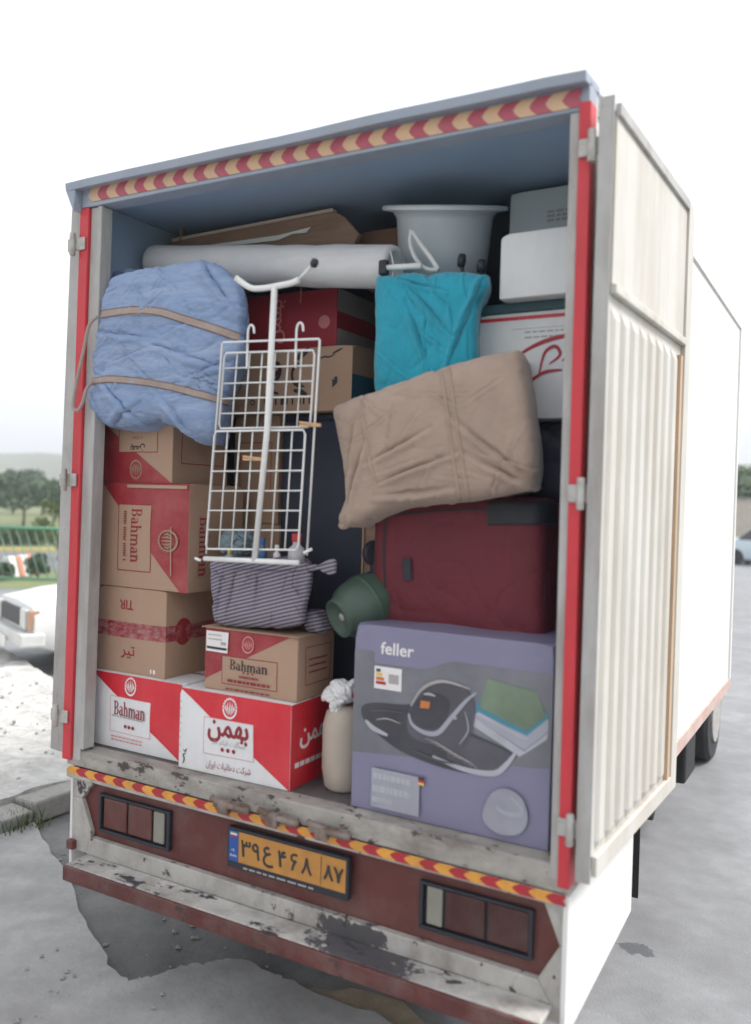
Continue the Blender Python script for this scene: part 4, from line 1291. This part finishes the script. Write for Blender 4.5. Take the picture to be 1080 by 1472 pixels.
# white cartons upper right
t, f = carton('plain white carton at the upper right of the load', 1.802, 2.166, .30, .31, 2.828, 3.062, WHITEC, seed=12, bulge=.004, cat='carton')
t, f = carton('pale grey carton with faint print behind the plain white carton', 1.70, 2.15, .64, .3, 2.83, 3.335, mat('pale grey cardboard', (.50, .54, .58), .6, .05), seed=13)
q = f['front'](); q.lines(.35, .95, .80, 3, GREYP, .035, .022, 5); q.build('printed_front', t)
t, f = carton('white carton with red brush writing and a dark green lid', 1.684, 2.166, .38, .34, 2.40, 2.792, WHITEC, seed=14)
MB().box(-.247, .243, -.012, .34, .393, .428).build('lid', GREENB, t, bevel=.006, local=True)
q = f['front']()
q.rect(0, 1, .93, .965, REDP); q.rect(.3, .95, .84, .845, GREYP); q.lines(.4, .9, .80, 2, GREYP, .05, .015, 3)
BR = mat('red brush print', (.40, .03, .05), .6)
q.stroke([(.30, .55), (.45, .66), (.62, .73), (.85, .77), (1.0, .76)], .016, BR)
q.stroke([(.52, .40), (.56, .60), (.64, .66), (.68, .58), (.60, .50)], .013, BR)
q.stroke([(.70, .52), (.76, .60), (.80, .52), (.74, .46), (.82, .47), (.90, .58)], .012, BR)
q.stroke([(.86, .44), (.93, .62), (.97, .50), (.99, .60)], .012, BR)
q.stroke([(.40, .30), (.55, .42), (.70, .44)], .012, BR)
q.build('printed_front', t)
# big purple carton
FADEW = mat('faded white print', (.40, .40, .45), .5, .12, 9)
t, f = carton('big purple carton with a printed picture of a black household appliance', 1.372, 2.122, .07, .37, FZ, 1.632, PURP, seed=15, bulge=.006, seam=False, yaw=0, tape=TAPE)
q = f['front']()
q.rel([(.0, .30), (1, .40), (1, .86), (.52, .86), (.38, .80), (.11, .80), (.11, .86), (.0, .86)], PGREY); q.layer()
q.text('feller', .235, .885, .045, WHITEP, width=.135, thick=.018)
q.rect(.115, .265, .665, .785, WHITEP); q.layer()
for k, c in enumerate((GREENJ, PYEL, PORA, CHR)): q.rect(.125, .15 + k * .01, .755 - k * .022, .772 - k * .022, c)
q.rect(.195, .25, .70, .70 + .05, GREYP)
# towels
q.rel([(.63, .60), (.88, .47), (.985, .58), (.985, .64), (.70, .66)], PSIL); q.rel([(.62, .56), (.86, .435), (.98, .54), (.985, .575), (.88, .465), (.63, .60)], FADEW)
q.layer()
q.rel([(.64, .625), (.89, .545), (.985, .645), (.985, .67), (.66, .68)], PTEAL); q.layer()
q.rel([(.665, .65), (.89, .568), (.975, .655), (.93, .765), (.70, .80)], PGREEN); q.rel([(.65, .61), (.88, .52), (.90, .53), (.66, .625)], FADEW)
q.layer()
# appliance: base
def sm(pts): return [tuple(p) for p in catmull([Vector(p) for p in pts], 6)]
q.rel(sm([(.05, .55), (.12, .585), (.28, .60), (.40, .62), (.62, .52), (.82, .45), (.80, .38), (.70, .315), (.50, .31), (.30, .345), (.18, .40), (.07, .48)]), PDARK); q.layer()
q.rel(sm([(.60, .50), (.82, .44), (.78, .375), (.70, .34), (.52, .365), (.55, .45)]), PDARK2)
q.stroke([(.075, .485), (.12, .45), (.20, .425)], .018, FADEW); q.stroke([(.44, .36), (.60, .325), (.74, .33), (.80, .385), (.84, .45)], .020, FADEW)
q.layer()
q.rel(sm([(.30, .52), (.34, .63), (.42, .72), (.54, .745), (.63, .70), (.64, .55), (.58, .43), (.44, .42), (.33, .44)]), PDARK2); q.layer()
q.rel(sm([(.31, .54), (.35, .63), (.43, .69), (.52, .66), (.51, .56), (.45, .505), (.36, .495)]), PDARK)
q.stroke([(.31, .56), (.33, .505), (.40, .475), (.47, .49), (.53, .57), (.60, .67), (.65, .72)], .017, PSIL); q.stroke([(.32, .60), (.38, .70), (.48, .755), (.62, .735)], .011, GREYP)
q.rel([(.37, .60), (.42, .605), (.425, .64), (.375, .64)], PORA); q.stroke([(.39, .675), (.42, .68), (.45, .675)], .009, FADEW)
q.layer()
for k in range(6): q.stroke([(.40 + k * .03, .445 - k * .012), (.47 + k * .03, .435 - k * .012), (.53 + k * .028, .40 - k * .012)], .003, GREYP)
q.stroke([(.10, .54), (.18, .555), (.28, .56)], .006, PDARK2); q.stroke([(.14, .50), (.20, .515), (.27, .50)], .005, GREYP); q.disc(.555, .58, .006, PSIL); q.stroke([(.34, .37), (.48, .345), (.60, .352)], .007, PDARK2)
q.stroke([(.60, .62), (.62, .53), (.58, .45)], .005, PSIL)
q.layer()
# lower print
q.rect(.12, .38, .03, .24, mat('grey label print', (.33, .33, .38), .5)); q.layer()
q.lines(.13, .34, .185, 1, FADEW, .05, .030, 21); q.lines(.13, .36, .115, 1, FADEW, .05, .034, 22); q.lines(.13, .25, .06, 1, FADEW, .05, .026, 23)
for k, c in enumerate((PYEL, CHR, BLACKP)): q.rect(.375, .405, .20 + k * .014, .214 + k * .014, c)
q.rel(sm([(.70, .10), (.73, .22), (.80, .27), (.88, .24), (.91, .14), (.87, .06), (.77, .04)]), mat('pale photo print', (.29, .29, .34), .5)); q.layer()
q.stroke([(.76, .17), (.80, .15), (.87, .155), (.88, .19), (.83, .235)], .016, PSIL)
q.build('printed_front', t)

# ------------------------------------------------------------------ cargo: soft things
bun = thing('bundle', 'big pale blue woven bundle tied with two brown straps at the upper left', 'bundle', (.42, .2, 2.42))
ol = px(.02, (126, 590), (131, 520), (140, 445), (152, 402), (178, 388), (215, 380), (262, 374), (305, 373), (338, 392), (356, 425), (356, 500), (330, 560), (316, 625), (288, 632), (262, 618), (225, 606), (180, 616), (140, 608))
b_, bv_ = inflate(ol, .22, .25, 'cloth', BLUEB, bun, taper=1.0, creases=(46, 10, 32), e=.36, rings=44, per=9, wr=((.010, 3.0, (1, 1, 1.3)), (.0045, 7, (.8, 1, 1.4)), (.0022, 15, (.7, 1, 1.6)), (.001, 34, (1, 1, 1))), folds=[(*px(.05, a, b_), .016, .016) for a, b_ in (((170, 555), (215, 610)), ((250, 575), (290, 628)), ((300, 540), (345, 520)), ((240, 500), (330, 530)), ((150, 480), (230, 490)), ((205, 590), (170, 612)), ((300, 380), (345, 440)))])
strip_on(bv_, ((138, 455), (165, 449), (222, 447), (262, 458), (310, 473), (346, 486)), .034, 'strap', STRAP, bun, .004, STRAPE)
strip_on(bv_, ((131, 549), (160, 545), (215, 550), (262, 560), (318, 575), (330, 579)), .031, 'strap', STRAP, bun, .004, STRAPE)
lpth = [P(u, v, y) for u, v, y in ((140, 455, -.05), (128, 468, -.06), (121, 500, -.06), (111, 545, -.06), (106, 575, -.06), (106, 587, -.06), (112, 590, -.06), (119, 578, -.06), (124, 560, -.06), (133, 548, -.05))]
MB().tube(catmull(lpth, 5, False), .0075, 8).build('strap_loop', STRAP, bun, smooth=True)
ol = px(.16, (150, 404), (156, 394), (166, 386), (178, 384), (190, 390), (200, 398), (180, 408))
inflate(ol, .24, .08, 'knot', BLUEB, bun, e=.6, rings=14, per=6, wr=((.008, 12, (1, 1, 1)), (.003, 30, (1, 1, 1))))
strp = thing('bundle', 'striped grey cotton bundle with a knotted corner under the wire rack', 'bundle', (.88, .2, 1.55))
ol = px(.12, (301, 808), (318, 803), (360, 806), (400, 803), (440, 808), (452, 822), (450, 850), (443, 878), (436, 900), (380, 904), (312, 898), (303, 862))
b_, bv_ = inflate(ol, .225, .145, 'cloth', STRIPE, strp, taper=1.0, creases=(18, 80, 25), e=.42, rings=32, per=9, wr=((.005, 6, (1, 1, .6)), (.0022, 14, (1.6, 1, .5)), (.0008, 30, (1, 1, 1))), folds=[(*px(.1, a, b_), .010, .008) for a, b_ in (((325, 820), (312, 885)), ((345, 815), (330, 880)), ((305, 815), (330, 835)), ((330, 818), (440, 822)), ((375, 815), (372, 860)))])
ol = px(.22, (437, 884), (450, 878), (462, 890), (464, 908), (440, 908))
inflate(ol, .26, .06, 'cloth_fold', STRIPE, strp, e=.6, rings=12, per=6, wr=((.006, 12, (1, 1, 1)),))
ol = px(.12, (440, 812), (458, 812), (474, 804), (481, 808), (480, 824), (470, 826), (457, 819), (442, 822))
inflate(ol, .13, .018, 'knot_tail', STRIPE, strp, e=.7, rings=12, per=6, wr=((.004, 22, (1, 1, 1)),))
tq = thing('cloth_bundle', 'bright teal cloth bundle in the upper middle of the load', 'cloth', (1.5, .3, 2.5))
ol = px(.25, (541, 402), (565, 396), (592, 391), (612, 395), (640, 391), (690, 392), (708, 398), (706, 412), (694, 440), (690, 480), (688, 530), (650, 560), (600, 580), (540, 575), (538, 480))
inflate(ol, .36, .16, 'cloth', TEAL, tq, taper=1.0, creases=(20, -65, 22), e=.42, rings=34, per=9, wr=((.005, 4, (1.6, 1, .7)), (.002, 9, (1.5, 1, .6)), (.0008, 20, (1, 1, 1))), folds=[(*px(.25, a, b_), .016, .011) for a, b_ in (((596, 448), (622, 520)), ((600, 420), (652, 478)), ((690, 430), (655, 520)), ((560, 400), (640, 420)), ((700, 400), (672, 470)))])
sk = thing('canvas_bag', 'beige canvas bag lying tilted over the red suitcase', 'bag', (1.6, .25, 2.1))
ol = px(.12, (480, 590), (494, 578), (530, 566), (575, 550), (628, 531), (690, 514), (738, 504), (752, 506), (760, 545), (768, 600), (774, 650), (774, 692), (764, 702), (720, 712), (672, 720), (620, 724), (575, 728), (548, 738), (520, 752), (497, 757), (488, 750), (492, 736), (498, 712), (494, 670), (486, 625))
b_, bv_ = inflate(ol, .27, .21, 'canvas', CANVAS, sk, taper=.75, creases=(26, 25, 30), e=.30, rings=44, per=7, wr=((.006, 3.5, (1, 1, 1)), (.0022, 8, (.8, 1, 1.3)), (.0008, 22, (1, 1, 1))), folds=[(*px(.1, a, b_), .018, .014) for a, b_ in (((545, 660), (610, 625)), ((560, 690), (650, 655)), ((668, 610), (765, 690)), ((690, 660), (770, 698)), ((500, 720), (516, 610)), ((560, 712), (640, 704)), ((505, 730), (530, 640)))])
for pts in (((634, 530), (640, 570), (648, 630), (655, 680), (662, 722)), ((645, 527), (651, 570), (660, 630), (667, 680), (675, 720))):
    strip_on(bv_, pts, .012, 'webbing', CANVASD, sk, .004)
strip_on(bv_, ((520, 572), (524, 610), (530, 655), (541, 700)), .014, 'webbing', CANVASD, sk, .003)
ol = px(.1, (484, 757), (488, 747), (500, 728), (508, 715), (520, 722), (516, 742), (500, 756), (490, 761))
inflate(ol, .12, .02, 'corner_tail', CANVAS, sk, e=.7, rings=12, per=6, wr=((.003, 22, (1, 1, 1)),))
# suitcase
sc = thing('suitcase', 'maroon cloth suitcase with black trim lying on its side', 'suitcase', (1.66, .35, 1.636))
ol = px((.26, .40), (541, 745), (545, 728), (565, 722), (660, 716), (770, 716), (796, 724), (800, 760), (800, 900), (796, 932), (770, 936), (670, 918), (560, 900), (544, 894), (538, 880), (540, 800))
b_, bv_ = inflate(ol, .38, .155, 'shell', SUITC, sc, e=.22, rings=30, per=7, wr=((.006, 4, (1, 1, 1)), (.0012, 24, (1, 1, 1))))
strip_on(bv_, ((556, 742), (620, 735), (700, 732), (785, 732)), .008, 'piping', SUITD, sc, .004)
strip_on(bv_, ((556, 742), (552, 800), (556, 880)), .008, 'piping', SUITD, sc, .004)
strip_on(bv_, ((700, 738), (740, 737), (800, 738)), .085, 'corner_guard', SUITD, sc, .006)
strip_on(bv_, ((690, 915), (740, 922), (800, 930)), .05, 'corner_guard', SUITD, sc, .006)
strip_on(bv_, ((586, 802), (587, 818), (588, 834)), .034, 'handle', SUITD, sc, .012)
for v in (795, 838):
    p = P(538, v, .27)
    MB().lathe([(.012, -.016), (.044, -.018), (.05, -.008), (.05, .008), (.044, .018), (.012, .016)], p, (.9, -.45, 0), 20).build('wheel', SUITD, sc, auto=40)
p0 = P(545, 815, .30)
MB().box(p0.x - .02, p0.x + .03, .25, .42, p0.z - .14, p0.z + .10).build('wheel_housing', SUITD, sc, bevel=.02, seg=3)
# dark things filling the gap
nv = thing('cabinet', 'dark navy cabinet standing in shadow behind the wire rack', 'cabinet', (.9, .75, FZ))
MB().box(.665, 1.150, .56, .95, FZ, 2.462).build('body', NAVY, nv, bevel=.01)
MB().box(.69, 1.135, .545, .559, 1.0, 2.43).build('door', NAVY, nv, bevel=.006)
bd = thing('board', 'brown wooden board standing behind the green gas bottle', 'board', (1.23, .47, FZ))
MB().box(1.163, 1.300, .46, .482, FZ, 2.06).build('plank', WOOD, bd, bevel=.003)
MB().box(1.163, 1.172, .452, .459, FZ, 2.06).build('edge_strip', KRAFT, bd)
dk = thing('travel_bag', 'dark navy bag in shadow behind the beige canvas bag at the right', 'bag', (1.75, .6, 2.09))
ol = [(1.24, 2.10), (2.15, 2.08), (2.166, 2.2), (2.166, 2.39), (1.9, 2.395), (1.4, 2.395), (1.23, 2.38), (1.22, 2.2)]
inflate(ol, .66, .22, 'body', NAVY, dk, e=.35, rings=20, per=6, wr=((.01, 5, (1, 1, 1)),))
# gas bottle
gj = thing('gas_bottle', 'green round gas bottle lying between the cartons and the suitcase', 'gas bottle', P(500, 915, .3))
ax = Vector((.42, .80, .36)).normalized()
c0 = P(486, 890, .14)
MB().lathe([(.0, .02), (.066, .02), (.070, -.002), (.077, -.002), (.080, .018), (.084, .026), (.100, .045), (.113, .075), (.119, .11), (.120, .15), (.116, .19), (.104, .225), (.082, .25), (.045, .268), (.03, .272), (.03, .30), (.0, .30)], c0, ax, 36, caps=False).build('body', GREENJ, gj, smooth=True)
MB().lathe([(.119, .125), (.1225, .128), (.1225, .137), (.119, .140)], c0, ax, 36, caps=False).build('weld_seam', GREENJ, gj, smooth=True)
MB().lathe([(.0, .016), (.014, .014), (.016, .019)], c0, ax, 14, caps=False).build('badge', GREYP, gj, smooth=True)
# cream sack beside the purple carton
js = thing('sack', 'slim cream sack tied with white plastic between red and purple cartons', 'sack', (1.245, .22, FZ))
b = MB(); prof = [(.062, .0), (.078, .015), (.082, .08), (.084, .16), (.080, .25), (.070, .30), (.046, .325)]
b.lathe(prof, (1.245, .22, FZ), (0, 0, 1), 28)
o = b.build('sackcloth', JUTE, js, auto=60)
for v in o.data.vertices:
    q = v.co * 9
    v.co += Vector((v.co.x, v.co.y, 0)) * .12 * noise.noise(q)
ol = px(.17, (467, 990), (480, 980), (497, 986), (506, 982), (503, 1004), (488, 1012), (486, 1028), (478, 1026), (476, 1008), (462, 1006))
inflate(ol, .19, .035, 'plastic_knot', POLY, js, e=.7, rings=16, per=5, wr=((.012, 14, (1, 1, 1)), (.006, 30, (1, 1, 1))))
MB().lathe([(.03, 0), (.036, .006), (.036, .02), (.028, .028)], (1.275, .21, FZ + .375), (.3, -.2, 1), 18).build('red_cap', REDP, js, auto=40)

# ------------------------------------------------------------------ cargo: roll, boards, tub
rl = thing('foam_roll', 'long white foam roll lying across the top of the load', 'roll', P(390, 410, .36))
pa, pb_ = P(222, 379, .38), P(568, 384, .34)
axr = (pb_ - pa)
b = MB(); Lr = axr.length
prof = [(.055, .012), (.060, 0), (.083, .004), (.086, .02)]
for k in range(1, 14): prof.append((.086 + .004 * noise.noise((k * .7, 2, 1)), Lr * k / 14))
prof += [(.086, Lr - .02), (.083, Lr - .003), (.060, Lr), (.055, Lr - .012)]
b.lathe(prof, pa, axr, 36)
o = b.build('foam', FOAM, rl, smooth=True)
for v in o.data.vertices:
    v.co += Vector((0, 1, 1)) * .008 * noise.noise(v.co * 6) + Vector((0, .5, 1)) * .004 * noise.noise(v.co * 17)
p = [P(560, 356, .30), P(566, 384, .28), P(562, 410, .30)]
MB().tube(catmull(p, 6, False), .004, 6).build('loose_edge', FOAM, rl, smooth=True)
wb = thing('wooden_board', 'thin brown board lying slanted on top of the white roll', 'board', P(380, 350, .47))
vs = [P(u, v, .48) for u, v in ((246, 345), (478, 303), (496, 312), (516, 336), (500, 368), (250, 372))]
MB().prism(vs, (.0, .025, 0)).build('panel', WOOD, wb, bevel=.002)
vs = [P(u, v, .475) for u, v in ((246, 343), (478, 299), (479, 303), (247, 347))]
MB().prism(vs, (0, .03, .0)).build('edge_strip', mat('pale board edge', (.55, .43, .36), .5), wb)
vs = [P(u, v, .47) for u, v in ((300, 352), (350, 345), (400, 338), (447, 326), (440, 334), (420, 336), (400, 345), (350, 351))]
MB().prism(vs, (0, .006, 0)).build('torn_paper', POLY, wb)
MB().box(vs[0].x - .19, vs[0].x - .176, .475, .49, P(247, 352, .48).z, P(247, 314, .48).z).build('upright', WOOD, wb)
tb = thing('bath_tub', 'pale plastic tub with a wide rim at the top of the load', 'tub', P(650, 395, .55))
tc = P(640, 296, .56)
rr = .252
b = MB()
axt = Vector((0, 0, 1)); vd = (tc - CAM).normalized(); axt = (axt - vd * vd.z * .95).normalized()
prof = [(rr, .0), (rr + .006, -.006), (rr + .004, -.018), (rr - .04, -.026), (rr - .055, -.05), (rr - .062, -.16), (rr - .075, -.27), (rr - .09, -.285), (0.0, -.287)]
b.lathe(prof, tc, axt, 48, caps=False)
b.lathe([(rr - .006, -.001), (rr - .05, -.012), (rr - .08, -.06), (rr - .11, -.27), (0, -.275)], tc, axt, 48, caps=False)
b.build('shell', PLASTW, tb, auto=50)
pth = catmull([P(592, 330, .33), P(590, 350, .33), P(598, 372, .32), P(612, 386, .31), P(630, 388, .31)], 8, False)
MB().tube(pth, .009, 8).build('rail', POLY, tb, smooth=True)
MB().tube(catmull([P(593, 332, .33), P(606, 352, .32), P(622, 374, .31), P(630, 388, .31)], 8, False), .010, 8).build('rail', POLY, tb, smooth=True)
for u, v in ((664, 374), (692, 382)):
    p = P(u, v, .36)
    MB().lathe([(.0, -.025), (.014, -.024), (.017, 0), (.013, .022), (.0, .026)], p, (.1, 0, 1), 14, caps=False).build('foot', BLKPL, tb, smooth=True)
    MB().tube([p + Vector((0, 0, -.02)), p + Vector((0, .04, -.10))], .008, 8).build('foot_leg', BLKPL, tb, smooth=True)
wp = thing('pole', 'short white pole with a black end cap beside the foam roll', 'pole', P(575, 390, .27))
MB().tube([P(552, 385, .27), P(606, 382, .27)], .012, 10).build('tube', WIRE, wp, smooth=True)
MB().box(P(546, 385, .27).x, P(558, 385, .27).x, .255, .285, P(550, 396, .27).z, P(550, 374, .27).z).build('end_cap', BLKPL, wp, bevel=.008)

# ------------------------------------------------------------------ drying rack
rk = thing('drying_rack', 'white wire clothes rack standing upright on the striped bundle', 'drying rack', P(366, 806, .07))
def RK(u, v, dy=0):
    """u across, v up on the rack plane, leaning back a little"""
    a, b_, c, d = P(296, 802, .035), P(441, 804, .035), P(320, 492, -.085), P(460, 487, -.085)
    p = a.lerp(b_, u).lerp(c.lerp(d, u), v)
    return p + Vector((0, dy, 0))
def rloop(pts, r, name, parent, dy=0, closed=True):
    return MB().tube([RK(u, v, dy) for u, v in pts], r, 6, closed=closed).build(name, WIRE, parent, smooth=True)
rloop([(0, .02), (0, .995), (.01, 1), (.99, 1), (1, .995), (1, .02)], .0042, 'outer_frame', rk, closed=False)
for (v0, v1, dy, nv_, nh_, ux, nm) in ((.615, .955, .012, 6, 4, .94, 'upper'), (.045, .60, -.010, 6, 5, .93, 'lower')):
    pan = rloop([(.03, v0), (.01, v0 + .02), (.01, v1 - .02), (.03, v1), (ux - .02, v1), (ux, v1 - .02), (ux, v0 + .02), (ux - .02, v0)], .0042, 'wire_panel', rk, dy)
    for k in range(1, nv_ + 1):
        u = .01 + (ux - .01) * k / (nv_ + 1)
        MB().tube([RK(u, v0, dy + .004), RK(u, v1, dy + .004)], .0032, 6).build('wire', WIRE, pan, smooth=True)
    for k in range(1, nh_ + 1):
        v = v0 + (v1 - v0) * k / (nh_ + 1)
        MB().tube([RK(.01, v, dy - .002), RK(ux, v, dy - .002)], .0032, 6).build('wire', WIRE, pan, smooth=True)
for u in (.25, .75):
    p = RK(u, 1, .012)
    hk = [p + Vector((dx, 0, dz)) for dx, dz in ((0, -.10), (0, 0), (.002, .045), (.012, .062), (.026, .055), (.030, .03))]
    MB().tube(catmull(hk, 5, False), .0045, 8).build('hook', WIRE, rk, smooth=True)
MB().tube([P(366, 806, .01), P(384, 620, -.06), P(395, 409, -.135)], .0115, 12).build('pole', WIRE, rk, smooth=True)
hd_ = MB().tube(catmull([P(u, v, y) for u, v, y in ((339, 399, -.15), (348, 406, -.14), (362, 414, -.135), (380, 414, -.13), (398, 411, -.13), (418, 407, -.13), (430, 402, -.13))], 6, False), .011, 12).build('handle_bar', WIRE, rk, smooth=True)
MB().tube([P(428, 403, -.13), P(452, 378, -.14)], .0052, 8).build('handle_rod', WIRE, rk, smooth=True)
pk = P(452, 378, -.145)
MB().lathe([(0, -.014), (.012, -.012), (.015, 0), (.012, .012), (0, .014)], pk, (.5, -.4, .6), 12, caps=False).build('end_knob', BLKPL, rk, smooth=True)
MB().tube([RK(-.06, .0, -.03), RK(.0, -.012, -.03)], .006, 8).build('base_bar', WIRE, rk, smooth=True)
MB().tube([P(294, 803, .01), P(430, 809, .01)], .010, 10).build('base_bar', WIRE, rk, smooth=True)
MB().tube([RK(.98, .03, -.01), P(449, 789, .04)], .006, 8).build('foot', WIRE, rk, smooth=True)
for lab, u0, u1, v in (('orange wooden peg clipped to the upper right of the wire rack', 430, 460, 610), ('orange wooden peg clipped to the middle of the wire rack', 349, 376, 659)):
    a, b_ = P(u0, v - 1, -.055 if v < 630 else -.040), P(u1, v + 1, -.055 if v < 630 else -.040)
    pg = thing('clothes_peg', lab, 'clothes peg', (a + b_) / 2, 'wooden clothes pegs')
    for dz in (-.0055, .0055):
        MB().prism([a + Vector((0, 0, dz - .004)), b_ + Vector((0, 0, dz * .5 - .003)), b_ + Vector((0, 0, dz * .5 + .003)), a + Vector((0, 0, dz + .004))], (0, .009, 0)).build('jaw', PEGW, pg)
    MB().tube([a.lerp(b_, .5) + Vector((0, -.003, 0)), a.lerp(b_, .5) + Vector((0, .012, 0))], .006, 8).build('spring', STEEL, pg, smooth=True)
def bottle(label, u, v, y, h, r, body, capm, cap_h=.02):
    base = P(u, v, y)
    t = thing('bottle', label, 'bottle', base, 'small bottles behind the rack')
    MB().lathe([(r * .9, 0), (r, .006), (r, h * .62), (r * .5, h * .82), (r * .45, h)], (0, 0, 0), (0, 0, 1), 18).build('body', body, t, local=True, auto=50)
    MB().lathe([(r * .55, h), (r * .6, h + .003), (r * .6, h + cap_h), (r * .5, h + cap_h + .003)], (0, 0, 0), (0, 0, 1), 16).build('cap', capm, t, local=True, auto=50)
    return t
bottle('small pale bottle with a red cap behind the wire rack', 426, 806, .17, .075, .034, mat('pale label', (.5, .48, .5), .5), mat('red cap', (.5, .03, .04), .4), .03)
bottle('small bottle with a blue cap behind the rack pole', 377, 803, .17, .06, .02, mat('dull blue bottle', (.04, .12, .25), .4), mat('blue cap', (.03, .10, .25), .4))
bottle('tiny clear bottle with a yellow cap low behind the rack', 330, 803, .16, .02, .016, mat('clear jar', (.35, .4, .42), .2), mat('yellow cap', (.55, .38, .06), .4), .018)
bottle('tiny white bottle with a white cap behind the rack', 398, 804, .17, .035, .015, WHITEC, WHITEC)
bl = thing('plastic_bag', 'balled clear plastic bag behind the lower left of the rack', 'bag', P(342, 804, .24))
c0 = P(342, 782, .26)
inflate([(c0.x + math.cos(a * .524) * .07, c0.z + math.sin(a * .524) * .055) for a in range(12)], .26, .06, 'film', mat('hazy plastic film', (.16, .22, .25), .3, .2, 10), bl, e=.9, rings=16, per=4, wr=((.014, 14, (1, 1, 1)), (.008, 30, (1, 1, 1))))
